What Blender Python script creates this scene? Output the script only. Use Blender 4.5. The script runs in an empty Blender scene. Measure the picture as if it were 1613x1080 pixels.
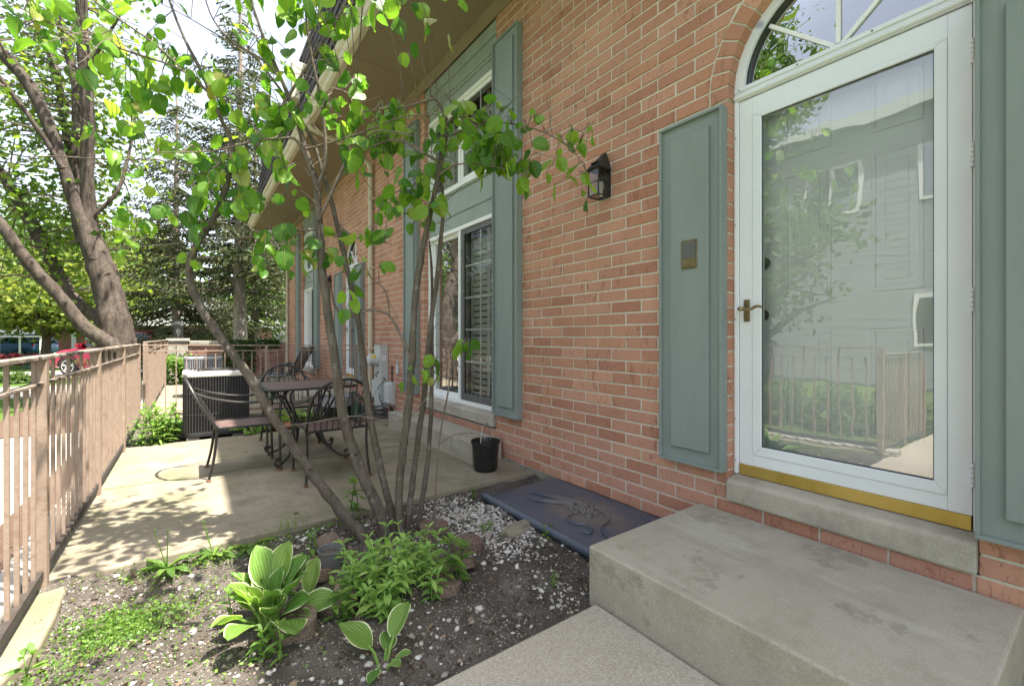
import bpy, math, random
import numpy as np
from mathutils import Vector, Matrix, Euler, noise as mnoise

SC = bpy.context.scene
COL = SC.collection
rnd = random.Random(11)

# ---------------------------------------------------------------- camera, light, exposure
VIEW = math.radians(35.86)
cam_d = bpy.data.cameras.new("camera")
cam_d.sensor_width = 36.0
cam_d.lens = 15.62
cam_d.shift_y = -0.0056
cam_d.clip_start = 0.02
cam_d.clip_end = 500
cam = bpy.data.objects.new("camera", cam_d)
cam.location = (0, 0, 0)
cam.rotation_euler = (math.radians(90), 0, -VIEW)
COL.objects.link(cam)
SC.camera = cam

SUN_TO = Vector((0.235, -0.30, 1.0)).normalized()
world = bpy.data.worlds.new("World")
SC.world = world
world.use_nodes = True
wn = world.node_tree
bg = wn.nodes["Background"]
sky = wn.nodes.new("ShaderNodeTexSky")
sky.sky_type = 'NISHITA'
sky.sun_disc = False
sky.sun_elevation = math.asin(SUN_TO.z)
sky.sun_rotation = math.atan2(SUN_TO.x, SUN_TO.y)
sky.air_density = 1.0
sky.dust_density = 3.0
sky.ozone_density = 1.0
# thin bright haze: the sky is nearly colourless
hsv = wn.nodes.new("ShaderNodeHueSaturation")
hsv.inputs["Saturation"].default_value = 0.50
wn.links.new(sky.outputs[0], hsv.inputs["Color"])
wn.links.new(hsv.outputs[0], bg.inputs[0])
bg.inputs[1].default_value = 0.125

sl = bpy.data.lights.new("sun", 'SUN')
sl.energy = 4.7
sl.angle = math.radians(0.5)
sl.color = (1.0, 0.93, 0.82)
sun = bpy.data.objects.new("sun", sl)
sun.rotation_euler = (-SUN_TO).to_track_quat('-Z', 'Y').to_euler()
sun.location = (6, -6, 20)
COL.objects.link(sun)

SC.view_settings.view_transform = 'Standard'
SC.view_settings.look = 'None'
SC.view_settings.gamma = 1.0
SC.view_settings.use_curve_mapping = False
SC.view_settings.exposure = 2.0
SC.cycles.max_bounces = 8
SC.cycles.diffuse_bounces = 5
SC.cycles.transparent_max_bounces = 16
SC.cycles.sample_clamp_indirect = 8

# ---------------------------------------------------------------- material helpers
class NT:
    def __init__(s, name):
        s.m = bpy.data.materials.new(name)
        s.m.use_nodes = True
        s.t = s.m.node_tree
        s.b = s.t.nodes["Principled BSDF"]
        s.out = s.t.nodes["Material Output"]
        s._pos = None
    def n(s, typ, **kw):
        nd = s.t.nodes.new(typ)
        for k, v in kw.items():
            setattr(nd, k, v)
        return nd
    def l(s, a, b):
        s.t.links.new(a, b)
    def pos(s):
        if s._pos is None:
            s._pos = s.n("ShaderNodeNewGeometry").outputs["Position"]
        return s._pos
    def noise(s, scale, detail=4, rough=0.6, stretch=None, dist=0.0, src=None):
        v = src or s.pos()
        if stretch:
            mp = s.n("ShaderNodeMapping")
            mp.inputs["Scale"].default_value = stretch
            s.l(v, mp.inputs[0]); v = mp.outputs[0]
        nd = s.n("ShaderNodeTexNoise")
        nd.inputs["Scale"].default_value = scale
        nd.inputs["Detail"].default_value = detail
        nd.inputs["Roughness"].default_value = rough
        nd.inputs["Distortion"].default_value = dist
        s.l(v, nd.inputs["Vector"])
        return nd.outputs["Fac"]
    def vor(s, scale, out="Distance", feature='F1'):
        nd = s.n("ShaderNodeTexVoronoi", feature=feature)
        nd.inputs["Scale"].default_value = scale
        s.l(s.pos(), nd.inputs["Vector"])
        return nd.outputs[out]
    def ramp(s, fac, stops):
        r = s.n("ShaderNodeValToRGB")
        e = r.color_ramp.elements
        while len(e) < len(stops):
            e.new(0.5)
        for i, (p, c) in enumerate(stops):
            e[i].position = p
            if not hasattr(c, "__len__"):
                c = (c, c, c)
            e[i].color = (*c[:3], 1)
        s.l(fac, r.inputs[0])
        return r.outputs[0]
    def mix(s, fac, a, b, mode='MIX'):
        m = s.n("ShaderNodeMix", data_type='RGBA', blend_type=mode)
        for i, v in ((0, fac), (6, a), (7, b)):
            if hasattr(v, "is_output"):
                s.l(v, m.inputs[i])
            elif i == 0:
                m.inputs[0].default_value = v
            else:
                m.inputs[i].default_value = (*v[:3], 1)
        return m.outputs[2]
    def math(s, op, a, b=None):
        m = s.n("ShaderNodeMath", operation=op)
        for i, v in ((0, a), (1, b)):
            if v is None: continue
            if hasattr(v, "is_output"): s.l(v, m.inputs[i])
            else: m.inputs[i].default_value = v
        return m.outputs[0]
    def bump(s, h, strength=0.3, dist=0.01, to=None):
        b = s.n("ShaderNodeBump")
        b.inputs["Strength"].default_value = strength
        b.inputs["Distance"].default_value = dist
        s.l(h, b.inputs["Height"])
        s.l(b.outputs[0], (to or s.b).inputs["Normal"])
        return b
    def col(s, c):
        if hasattr(c, "is_output"): s.l(c, s.b.inputs["Base Color"])
        else: s.b.inputs["Base Color"].default_value = (*c, 1)
    def set(s, rough=None, metal=None, spec=None, trans=None):
        if rough is not None: s.b.inputs["Roughness"].default_value = rough
        if metal is not None: s.b.inputs["Metallic"].default_value = metal
        if spec is not None: s.b.inputs["Specular IOR Level"].default_value = spec
    def rand(s):
        o = s.n("ShaderNodeObjectInfo").outputs["Random"]
        g = s.n("ShaderNodeNewGeometry").outputs["Random Per Island"]
        return s.math('FRACT', s.math('ADD', o, g))

def mul(c, k): return tuple(a * k for a in c)

def paint(name, c, rough=0.5, var=0.12, scale=6, grime=None, bump=0.05, metal=0, streak=False):
    n = NT(name)
    f = n.noise(scale, 5, 0.65, stretch=(1, 1, 0.15) if streak else None)
    cc = n.ramp(f, [(0.3, mul(c, 1 - var)), (0.7, mul(c, 1 + var))])
    if grime:
        g = n.ramp(n.noise(14, 6, 0.7), [(0.52, 0), (0.75, 1)])
        gm = n.math('MULTIPLY', g, grime[1])
        cc = n.mix(gm, cc, grime[0])
    n.col(cc); n.set(rough, metal)
    n.bump(n.noise(60, 4, 0.6), bump, 0.004)
    return n.m

M = {}
def build_materials():
    # brick
    n = NT("brick"); r = n.rand()
    c = n.ramp(r, [(0.0, (.37, .172, .115)), (0.25, (.445, .228, .160)), (0.55, (.485, .258, .185)), (0.8, (.42, .202, .130)), (1.0, (.53, .288, .20))])
    big = n.ramp(n.noise(1.3, 3), [(0.3, 0.9), (0.7, 1.08)])
    c = n.mix(1.0, c, big, 'MULTIPLY')
    f1 = n.ramp(n.noise(22, 5, 0.75, stretch=(1, 1, .35), dist=1.2), [(0.55, 0), (0.63, .95)])
    f2 = n.ramp(n.noise(3.2, 3), [(0.39, 0.0), (0.60, 0.85)])
    c = n.mix(n.math('MULTIPLY', f1, f2), c, (.20, .072, .046))
    sp = n.ramp(n.noise(120, 3, 0.6, stretch=(1, 1, .5)), [(0.63, 0), (0.70, 0.8)])
    c = n.mix(sp, c, (.17, .07, .05))
    pale = n.ramp(n.noise(9, 4, 0.7), [(0.55, 0), (0.85, 0.35)])
    c = n.mix(pale, c, (.52, .33, .25))
    efl = n.math('MULTIPLY', n.ramp(n.noise(1.7, 6, .75), [(.55, 0), (.72, 1)]), n.ramp(n.noise(14, 5, .7), [(.45, 0), (.7, .4)]))
    c = n.mix(efl, c, (.60, .45, .36))
    n.col(c); n.set(0.88, spec=0.25)
    n.bump(n.math('ADD', n.noise(150, 5, 0.7), n.math('MULTIPLY', n.noise(30, 3), 0.7)), 0.35, 0.004)
    M['brick'] = n.m
    n = NT("mortar")
    c = n.ramp(n.noise(40, 5, 0.7), [(0.25, (.48, .435, .36)), (0.75, (.68, .635, .545))])
    c = n.mix(n.ramp(n.noise(1.6, 3), [(0.5, 0), (0.8, 0.35)]), c, (.34, .27, .22))
    n.col(c); n.set(0.95, spec=0.1); n.bump(n.noise(220, 4, 0.7), 0.5, 0.003)
    M['mortar'] = n.m
    # painted wood
    n = NT("shutter_paint")
    c = n.ramp(n.noise(3, 4, 0.6, stretch=(1, 1, .25)), [(0.3, (.195, .228, .218)), (0.7, (.245, .280, .268))])
    c = n.mix(n.ramp(n.noise(25, 5, 0.7, stretch=(1, 1, .2)), [(0.62, 0), (0.8, 0.35)]), c, (.16, .19, .183))
    n.col(c); n.set(0.62, spec=0.3); n.bump(n.noise(110, 5, .7, stretch=(1, 1, .05)), .4, .004); M['shutter'] = n.m
    M['trim_grey'] = paint("grey_trim_paint", (.27, .31, .285), 0.65, 0.1, 3)
    n = NT("door_white")
    c = n.ramp(n.noise(2.5, 4), [(0.3, (.69, .71, .745)), (0.7, (.74, .76, .79))])
    sp = n.ramp(n.vor(38), [(0.0, 1), (0.045, 1), (0.06, 0)])
    sel = n.ramp(n.noise(9, 2), [(0.60, 0), (0.64, .55)])
    c = n.mix(n.math('MULTIPLY', sp, sel), c, (.30, .26, .22))
    n.col(c); n.set(0.42); n.bump(n.noise(50, 3), 0.04, 0.003)
    M['white'] = n.m
    M['vinyl'] = paint("white_vinyl", (.78, .78, .77), 0.45, 0.04, 4)
    M['entry'] = paint("entry_door_paint", (.84, .87, .90), 0.5, 0.05, 3)
    M['dark_frame'] = paint("dark_screen_frame", (.10, .10, .097), 0.55, 0.15, 8)
    M['blind'] = paint("blind_slat_paint", (.62, .62, .60), 0.6, 0.08, 4)
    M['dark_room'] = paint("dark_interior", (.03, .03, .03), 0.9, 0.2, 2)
    n = NT("brass")
    c = n.ramp(n.noise(3, 4, stretch=(1, 1.5, 1)), [(0.3, (.42, .29, .07)), (0.7, (.60, .43, .13))])
    n.col(c); n.set(0.42, metal=0.75); M['brass'] = n.m
    M['bronze'] = paint("aged_bronze", (.26, .20, .11), 0.35, 0.3, 25, metal=0.85)
    M['black_metal'] = paint("black_lantern_metal", (.018, .018, .018), 0.5, 0.3, 30, grime=((.06, .058, .055), .4))
    n = NT("wrought_iron")
    c = n.ramp(n.noise(18, 5, .7), [(0.35, (.012, .0115, .0115)), (0.7, (.024, .021, .020))])
    c = n.mix(n.ramp(n.noise(8, 6, .75), [(0.62, 0), (0.76, .5)]), c, (.08, .042, .028))
    n.col(c); n.set(0.48); n.bump(n.noise(120, 4), .25, .002); M['iron'] = n.m
    M['rust'] = paint("rusty_foot", (.16, .075, .045), 0.85, 0.35, 60)
    n = NT("seat_mesh")
    c = n.ramp(n.noise(12, 5, .7), [(0.3, (.085, .055, .050)), (0.7, (.17, .105, .090))])
    ch = n.n("ShaderNodeTexChecker"); ch.inputs["Scale"].default_value = 170
    tc = n.n("ShaderNodeTexCoord"); n.l(tc.outputs["Object"], ch.inputs["Vector"])
    c = n.mix(n.math('MULTIPLY', ch.outputs["Fac"], .45), c, (.035, .025, .022))
    n.col(c); n.set(0.55); M['seat'] = n.m
    # concrete
    def concrete(name, c0, c1, stain, sa, agg=0.0, moss=None, rough=.9, worn=False):
        n = NT(name)
        c = n.ramp(n.noise(1.7, 6, .65), [(0.28, c0), (0.72, c1)])
        c = n.mix(n.ramp(n.noise(4.5, 7, .72), [(0.46, 0), (0.68, sa)]), c, stain)
        fine = n.ramp(n.noise(170, 3, .7), [(0.3, .80), (0.7, 1.14)])
        c = n.mix(1.0, c, fine, 'MULTIPLY')
        pit = n.ramp(n.vor(46), [(0.0, 1), (0.07, 1), (0.10, 0)])
        ps = n.ramp(n.noise(13, 2), [(0.56, 0), (0.6, .6)])
        c = n.mix(n.math('MULTIPLY', pit, ps), c, (.10, .09, .075))
        h = n.noise(140, 5, .7)
        if agg:
            vc = n.vor(230, "Color")
            sep = n.n("ShaderNodeSeparateColor"); n.l(vc, sep.inputs[0])
            ac = n.ramp(sep.outputs[0], [(0.0, (.17, .14, .11)), (0.25, (.34, .30, .245)), (0.75, (.42, .385, .32)), (1.0, (.56, .53, .47))])
            c = n.mix(agg, c, ac)
            h = n.math('ADD', h, n.math('MULTIPLY', n.vor(230), -1.2))
        if moss:
            c = n.mix(n.ramp(n.noise(2.2, 5, .65), [(0.44, 0), (0.66, moss[1])]), c, moss[0])
        if worn:
            tr_ = n.ramp(n.noise(9, 6, .75, stretch=(1.0, .12, 1)), [(.50, 0), (.66, .5)])
            c = n.mix(n.math('MULTIPLY', tr_, n.ramp(n.noise(2.1, 3), [(.42, 0), (.58, 1)])), c, (.50, .48, .43))
            bl = n.math('MULTIPLY', n.ramp(n.noise(3.3, 7, .72), [(.575, 0), (.61, 1)]), .42)
            c = n.mix(bl, c, (.19, .17, .135))
            ch_ = n.ramp(n.noise(16, 3, .6), [(.70, 0), (.72, .8)]); c = n.mix(n.math('MULTIPLY', ch_, .6), c, (.44, .42, .38))
            h = n.math('ADD', h, n.math('MULTIPLY', ch_, -1.5))
        n.col(c); n.set(rough, spec=.25); n.bump(h, .32, .004)
        return n.m
    M['step'] = concrete("step_concrete", (.335, .300, .240), (.410, .375, .310), (.25, .22, .172), .55, worn=True)
    M['path'] = concrete("path_aggregate", (.35, .315, .255), (.42, .385, .315), (.27, .24, .19), .5, agg=.45)
    M['patio'] = concrete("patio_concrete", (.205, .178, .130), (.295, .258, .198), (.125, .108, .075), .75, moss=((.165, .165, .08), .5))
    M['lime'] = concrete("limestone_sill", (.36, .325, .27), (.46, .42, .355), (.25, .22, .185), .75)
    M['sidewalk'] = concrete("sidewalk_concrete", (.33, .31, .28), (.42, .40, .36), (.26, .245, .22), .4)
    M['foundation'] = concrete("foundation_concrete", (.22, .205, .18), (.30, .28, .25), (.12, .115, .10), .8)
    M['cap'] = concrete("wall_cap_stone", (.30, .28, .24), (.48, .46, .41), (.16, .15, .13), .8)
    # soil
    n = NT("soil")
    c = n.ramp(n.noise(7, 6, .7), [(0.3, (.056, .048, .041)), (0.7, (.118, .104, .090))])
    c = n.mix(n.ramp(n.noise(3.0, 4, .6), [(0.5, 0), (0.75, .55)]), c, (.21, .185, .165))
    c = n.mix(1.0, c, n.ramp(n.noise(190, 4, .75), [(0.3, .5), (0.7, 1.6)]), 'MULTIPLY')
    sep = n.n("ShaderNodeSeparateColor"); n.l(n.vor(150, "Color"), sep.inputs[0])
    c = n.mix(n.math('MULTIPLY', n.ramp(sep.outputs[0], [(0.90, 0), (0.92, 1)]), n.ramp(n.vor(150), [(.3, .75), (.5, 0)])), c, (.48, .45, .40))
    n.col(c); n.set(.97, spec=.1); n.bump(n.math('ADD', n.noise(120, 5, .75), n.noise(35, 4, .7)), .9, .012)
    M['soil'] = n.m
    n = NT("pebble"); r = n.rand()
    c = n.ramp(r, [(0, (.22, .20, .18)), (.3, (.42, .40, .37)), (.65, (.60, .58, .55)), (.85, (.26, .235, .205)), (1, (.36, .29, .22))])
    c = n.mix(n.ramp(n.noise(60, 4), [(.45, 0), (.75, .45)]), c, (.25, .22, .18))
    n.col(c); n.set(.8); n.bump(n.noise(200, 3), .2, .002); M['pebble'] = n.m
    n = NT("crumb"); r = n.rand()
    n.col(n.ramp(r, [(0, (.045, .036, .028)), (.6, (.10, .08, .062)), (.85, (.16, .13, .10)), (1, (.28, .25, .21))])); n.set(.95, spec=.1); M['crumb'] = n.m
    n = NT("edging_block")
    c = n.ramp(n.noise(5, 4), [(.3, (.10, .060, .046)), (.7, (.155, .098, .078))])
    c = n.mix(n.ramp(n.noise(3.5, 4), [(.48, 0), (.6, .75)]), c, (.17, .145, .10))
    sep = n.n("ShaderNodeSeparateColor"); n.l(n.vor(210, "Color"), sep.inputs[0])
    c = n.mix(.55, c, n.ramp(sep.outputs[0], [(0, (.055, .036, .03)), (.5, (.135, .095, .078)), (1, (.30, .24, .20))]))
    n.col(c); n.set(.95, spec=.15); n.bump(n.vor(210), -.5, .004); M['edging'] = n.m
    n = NT("flat_rock")
    c = n.ramp(n.noise(9, 6, .7), [(.3, (.16, .145, .10)), (.7, (.30, .275, .21))]); n.col(c); n.set(.95); n.bump(n.noise(40, 5, .7), .7, .01); M['rock'] = n.m
    # bark
    def bark(name, c0, c1, sc, st=(1, 1, .3), lich=None, bs=.6):
        n = NT(name)
        c = n.ramp(n.noise(sc, 6, .7, stretch=st), [(.3, c0), (.7, c1)])
        if lich: c = n.mix(n.ramp(n.noise(sc * .7, 5, .7), [(.55, 0), (.68, lich[1])]), c, lich[0])
        n.col(c); n.set(.9, spec=.15); n.bump(n.noise(sc * 2.2, 6, .75, stretch=st), bs, .5 / sc)
        return n.m
    M['bark_redbud'] = bark("redbud_bark", (.070, .058, .047), (.175, .148, .122), 26, (1, 1, .22), ((.30, .285, .24), .5), .9)
    M['bark_dark'] = bark("dark_twig_bark", (.10, .078, .064), (.25, .20, .17), 40, (1, 1, .4))
    M['bark_maple'] = bark("maple_bark", (.028, .022, .018), (.150, .122, .102), 12, (1, 1, .28), ((.15, .15, .085), .35), 1.0)
    M['bark_spruce'] = bark("spruce_bark", (.15, .12, .10), (.36, .31, .27), 9, (1, 1, .6), None, .8)
    # leaves
    def leaf(name, stops, trans, tw=.45, rough=.5, nz=None, vein=False):
        n = NT(name)
        r = n.rand()
        c = n.ramp(r, stops)
        if vein:
            uv = n.n("ShaderNodeUVMap"); sx = n.n("ShaderNodeSeparateXYZ"); n.l(uv.outputs[0], sx.inputs[0])
            u = n.math('ABSOLUTE', n.math('SUBTRACT', sx.outputs[0], .5))
            w = n.math('SINE', n.math('MULTIPLY', n.math('SUBTRACT', sx.outputs[1], n.math('MULTIPLY', u, .9)), 46.0))
            vv = n.math('MAXIMUM', n.ramp(u, [(.0, 1), (.018, .9), (.035, 0)]), n.math('MULTIPLY', n.ramp(n.math('MULTIPLY_ADD', w, .5), [(.86, 0), (.97, 1)]), .55))
            c = n.mix(n.math('MULTIPLY', vv, .40), c, mul(stops[-1][1], 1.25))
            c = n.mix(n.ramp(n.noise(35, 4, .7), [(.55, 0), (.75, .45)]), c, mul(stops[0][1], .8))
            n.bump(n.math('ADD', vv, n.math('MULTIPLY', n.noise(45, 3), 1.5)), .45, .002)
        if nz: c = n.mix(1.0, c, n.ramp(n.noise(nz, 2), [(.3, .72), (.7, 1.2)]), 'MULTIPLY')
        n.col(c); n.set(rough, spec=.35)
        tr = n.n("ShaderNodeBsdfTranslucent")
        tc = n.mix(1.0, c, trans, 'MULTIPLY')
        n.l(tc, tr.inputs[0])
        mx = n.n("ShaderNodeMixShader"); mx.inputs[0].default_value = tw
        n.l(n.b.outputs[0], mx.inputs[1]); n.l(tr.outputs[0], mx.inputs[2])
        n.l(mx.outputs[0], n.out.inputs[0])
        return n.m
    M['leaf_redbud'] = leaf("redbud_leaf", [(0, (.036, .110, .020)), (.3, (.075, .19, .028)), (.6, (.135, .275, .034)), (.85, (.20, .345, .045)), (.95, (.23, .32, .07)), (1, (.26, .25, .075))], (2.2, 2.2, 1.0), .48, .36, None, True)
    M['leaf_maple'] = leaf("maple_leaf", [(0, (.050, .110, .020)), (.5, (.095, .175, .027)), (1, (.17, .235, .045))], (2.2, 2.1, 1.0), .45, .5, 1.5)
    M['leaf_far'] = leaf("yellow_green_leaf", [(0, (.085, .135, .025)), (.5, (.14, .19, .033)), (1, (.20, .24, .05))], (1.9, 1.8, 1.0), .4, .6, .8)
    M['leaf_far2'] = leaf("mid_green_leaf", [(0, (.038, .085, .022)), (.5, (.07, .13, .028)), (1, (.11, .17, .035))], (1.9, 1.9, 1.0), .4, .6, .8)
    M['needle'] = leaf("spruce_needle", [(0, (.018, .034, .016)), (.5, (.045, .062, .024)), (.85, (.085, .098, .034)), (1, (.17, .165, .06))], (1.6, 1.6, 1.0), .3, .7, 2.0)
    M['leaf_plant'] = leaf("perennial_leaf", [(0, (.15, .27, .065)), (.5, (.22, .36, .09)), (1, (.31, .44, .12))], (1.9, 2.0, 1.0), .4, .5)
    M['leaf_weed'] = leaf("weed_leaf", [(0, (.075, .16, .030)), (.5, (.12, .22, .040)), (1, (.18, .28, .06))], (1.9, 1.9, 1.0), .4, .55)
    M['leaf_red'] = leaf("barberry_leaf", [(0, (.12, .022, .030)), (1, (.26, .05, .065))], (1.6, 1.2, 1.2), .3)
    M['ivy'] = leaf("ivy_leaf", [(0, (.03, .07, .02)), (1, (.08, .15, .035))], (1.8, 1.8, 1.0), .3)
    M['dead_leaf'] = leaf("dead_leaf", [(0, (.07, .045, .028)), (.6, (.16, .11, .07)), (1, (.27, .20, .13))], (1.2, 1.1, .9), .2, .8)
    # hosta: cream margin, ribs across
    n = NT("hosta_leaf")
    uv = n.n("ShaderNodeUVMap"); sx = n.n("ShaderNodeSeparateXYZ"); n.l(uv.outputs[0], sx.inputs[0])
    u = n.math('ABSOLUTE', n.math('SUBTRACT', n.math('MULTIPLY', sx.outputs[0], 2), 1))
    wob = n.math('ADD', u, n.math('MULTIPLY', n.math('SUBTRACT', n.noise(26, 4, .7), .5), .22))
    edge = n.ramp(wob, [(.87, 0), (.92, 1)])
    r = n.rand()
    g = n.ramp(r, [(0, (.09, .20, .040)), (.5, (.145, .27, .055)), (1, (.21, .33, .070))])
    rib = n.math('SINE', n.math('MULTIPLY', u, 34.0))
    g = n.mix(1.0, g, n.ramp(n.math('MULTIPLY_ADD', rib, .5), [(0, .8), (1, 1.15)]), 'MULTIPLY')
    c = n.mix(edge, g, (.62, .66, .42))
    n.col(c); n.set(.42, spec=.35); n.bump(rib, .35, .004)
    tr = n.n("ShaderNodeBsdfTranslucent"); n.l(n.mix(1.0, c, (1.7, 1.8, .9), 'MULTIPLY'), tr.inputs[0])
    mx = n.n("ShaderNodeMixShader"); mx.inputs[0].default_value = .38
    n.l(n.b.outputs[0], mx.inputs[1]); n.l(tr.outputs[0], mx.inputs[2]); n.l(mx.outputs[0], n.out.inputs[0])
    M['hosta'] = n.m
    # glass
    def glass(name, k, base, tint=(.93, .95, .95), wav=.02, sc=2.2, rough=0.0, dust=0.0):
        n = NT(name); n.t.nodes.remove(n.b)
        tr = n.n("ShaderNodeBsdfTransparent"); tr.inputs[0].default_value = (*tint, 1)
        gl = n.n("ShaderNodeBsdfGlossy"); gl.inputs["Roughness"].default_value = rough
        fr = n.n("ShaderNodeFresnel"); fr.inputs[0].default_value = 1.5
        f = n.math('MINIMUM', n.math('ADD', n.math('MULTIPLY', fr.outputs[0], k), base), 1.0)
        mx = n.n("ShaderNodeMixShader"); n.l(f, mx.inputs[0]); n.l(tr.outputs[0], mx.inputs[1]); n.l(gl.outputs[0], mx.inputs[2])
        last = mx.outputs[0]
        if dust:
            df = n.n("ShaderNodeBsdfDiffuse"); df.inputs[0].default_value = (.82, .84, .86, 1)
            m2 = n.n("ShaderNodeMixShader"); n.l(n.math('MULTIPLY', n.ramp(n.noise(3, 5, .6), [(.3, .7), (.7, 1.3)]), dust), m2.inputs[0])
            n.l(last, m2.inputs[1]); n.l(df.outputs[0], m2.inputs[2]); last = m2.outputs[0]
        n.l(last, n.out.inputs[0])
        n.bump(n.noise(sc, 2, .5), 1.0, wav, to=gl)
        return n.m
    M['glass_door'] = glass("storm_door_glass", 2.1, .15, (.97, .98, .98), .0012, 3.0, dust=.018)
    M['glass'] = glass("window_glass", 4.0, .14, (.62, .66, .66), .002, 3.0)
    M['glass_screen'] = glass("screened_window_glass", .7, .0, (.74, .75, .75), .002, 3.0)
    M['glass_fan'] = glass("fanlight_glass", 2.8, .28, (.5, .55, .55), .003, 5.0)
    M['glass_lamp'] = glass("lantern_glass", 1.0, .02, (.8, .8, .78), .002, 9.0)
    M['glass_car'] = glass("car_glass", 1.5, .05, (.12, .14, .15), .001, 3.0)
    M['glass_pale'] = glass("pale_blue_glass", 1.2, .25, (.55, .75, .8), .003, 3.0)
    # misc
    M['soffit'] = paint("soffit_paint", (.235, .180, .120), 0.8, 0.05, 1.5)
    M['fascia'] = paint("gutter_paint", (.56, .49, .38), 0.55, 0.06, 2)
    M['downspout'] = paint("downspout_paint", (.50, .44, .33), 0.55, 0.08, 3)
    M['shingle'] = paint("brown_roof_shake", (.040, .031, .028), 0.9, 0.35, 12, bump=.5)
    M['rail'] = paint("tan_rail_paint", (.275, .205, .158), 0.65, 0.14, 9, grime=((.15, .085, .055), .8), bump=.35)
    M['rail_dark'] = paint("dark_bottom_rail", (.035, .028, .023), 0.85, 0.3, 20, grime=((.12, .09, .07), .4), bump=.3)  # near-black with random brown blotches, far darker than the tan rails
    n = NT("top_rail_wood")
    c = n.ramp(n.noise(30, 6, .7, stretch=(1, .15, 1)), [(.40, (.065, .050, .040)), (.60, (.33, .27, .22))]); n.col(c); n.set(.85); n.bump(n.noise(80, 4, .7, stretch=(1, .1, 1)), .5, .004); M['rail_top'] = n.m
    M['plastic_black'] = paint("black_plastic", (.014, .014, .014), 0.38, 0.2, 6, grime=((.08, .075, .065), .35))
    M['plastic_grey'] = paint("grey_plastic", (.13, .135, .13), 0.55, 0.15, 12)
    n = NT("blue_cover_plastic")
    c = n.ramp(n.noise(4, 5), [(.3, (.050, .062, .090)), (.7, (.085, .100, .132))])
    c = n.mix(n.ramp(n.noise(8, 6, .75), [(.45, 0), (.75, .5)]), c, (.085, .08, .10))
    # caked dust in the hollow of the sheet
    vm = n.n("ShaderNodeVectorMath", operation='MULTIPLY_ADD'); n.l(n.pos(), vm.inputs[0]); vm.inputs[1].default_value = (5.0, 2.7, 0); vm.inputs[2].default_value = (-10.4, -5.62, 0)
    ln_ = n.n("ShaderNodeVectorMath", operation='LENGTH'); n.l(vm.outputs[0], ln_.inputs[0])
    dd = n.math('ADD', ln_.outputs["Value"], n.math('MULTIPLY', n.math('SUBTRACT', n.noise(9, 6, .75), .5), 1.5))
    c = n.mix(n.ramp(dd, [(.62, .75), (1.0, 0)]), c, n.ramp(n.noise(60, 5, .7), [(.3, (.10, .09, .08)), (.7, (.20, .175, .15))]))
    n.col(c); n.set(.34, spec=.5); n.bump(n.math('ADD', n.noise(40, 4), n.math('MULTIPLY', n.noise(7, 4, .7, dist=1.0), 3.0)), .28, .004); M['cover'] = n.m
    n = NT("dust_on_cover"); n.col(n.ramp(n.noise(40, 5, .7), [(.3, (.095, .080, .066)), (.7, (.17, .145, .12))])); n.set(.95); M['dust'] = n.m
    M['wire'] = paint("galvanised_wire", (.45, .44, .42), 0.4, .15, 20, metal=.6)
    M['cable'] = paint("black_cable", (.018, .018, .018), .5, .2, 10)
    M['meter_grey'] = paint("meter_box_grey", (.46, .48, .47), .5, .06, 4, grime=((.22, .20, .17), .3))
    M['util_grey'] = paint("utility_box_grey", (.50, .51, .52), .5, .06, 4)
    M['sticker'] = paint("white_sticker", (.75, .75, .72), .5, .03, 4)
    M['yellow'] = paint("yellow_sticker", (.75, .55, .06), .5, .03, 4)
    M['ac_black'] = paint("ac_louvre_black", (.020, .020, .021), .5, .25, 9)
    M['ac_lid'] = paint("ac_lid_beige", (.52, .50, .45), .5, .06, 4)
    M['ac_grey'] = paint("ac_grey", (.26, .27, .29), .5, .08, 4)
    M['terracotta'] = paint("terracotta", (.30, .12, .07), .8, .15, 12)
    M['sling'] = paint("grey_sling_fabric", (.25, .27, .29), .8, .1, 40)
    M['hose'] = paint("green_hose", (.02, .32, .09), .4, .15, 8)
    M['car_red'] = paint("red_car_paint", (.42, .012, .045), .22, .04, 2, bump=0)
    M['car_blue'] = paint("blue_car_paint", (.06, .13, .24), .22, .04, 2, bump=0)
    M['car_dark'] = paint("dark_car_paint", (.02, .022, .03), .22, .04, 2, bump=0)
    M['tyre'] = paint("tyre_rubber", (.02, .02, .02), .85, .2, 20)
    M['alloy'] = paint("wheel_alloy", (.55, .55, .55), .3, .05, 5, metal=.5)
    M['lamp_clear'] = paint("headlight_lens", (.65, .67, .7), .15, .05, 5)
    M['green_fence'] = paint("green_fence_paint", (.03, .085, .06), .5, .1, 5)
    M['far_brick'] = paint("far_brick", (.26, .12, .09), .9, .25, 5)
    n = NT("garden_wall_brick")
    c = n.ramp(n.rand(), [(0, (.22, .115, .09)), (.5, (.30, .155, .12)), (1, (.38, .22, .18))]); n.col(n.mix(n.ramp(n.noise(6, 5), [(.5, 0), (.8, .5)]), c, (.16, .09, .07))); n.set(.92); n.bump(n.noise(90, 4), .4, .004); M['garden_brick'] = n.m
    M['roof_far'] = paint("far_roof", (.15, .17, .15), .9, .2, 3)
    M['siding'] = paint("grey_siding", (.27, .29, .315), .7, .08, 2)
    n = NT("lawn")
    c = n.ramp(n.noise(1.2, 4), [(.3, (.055, .105, .022)), (.7, (.105, .165, .035))]); c = n.mix(1.0, c, n.ramp(n.noise(60, 4, .7), [(.3, .55), (.7, 1.45)]), 'MULTIPLY')
    n.col(c); n.set(.95, spec=.1); n.bump(n.noise(70, 4, .7), .8, .03); M['lawn'] = n.m
    n = NT("mulch")
    c = n.ramp(n.noise(45, 5, .75), [(.3, (.055, .036, .026)), (.7, (.19, .125, .095))]); n.col(c); n.set(.95, spec=.1); n.bump(n.noise(60, 4, .8), .9, .02); M['mulch'] = n.m
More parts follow.
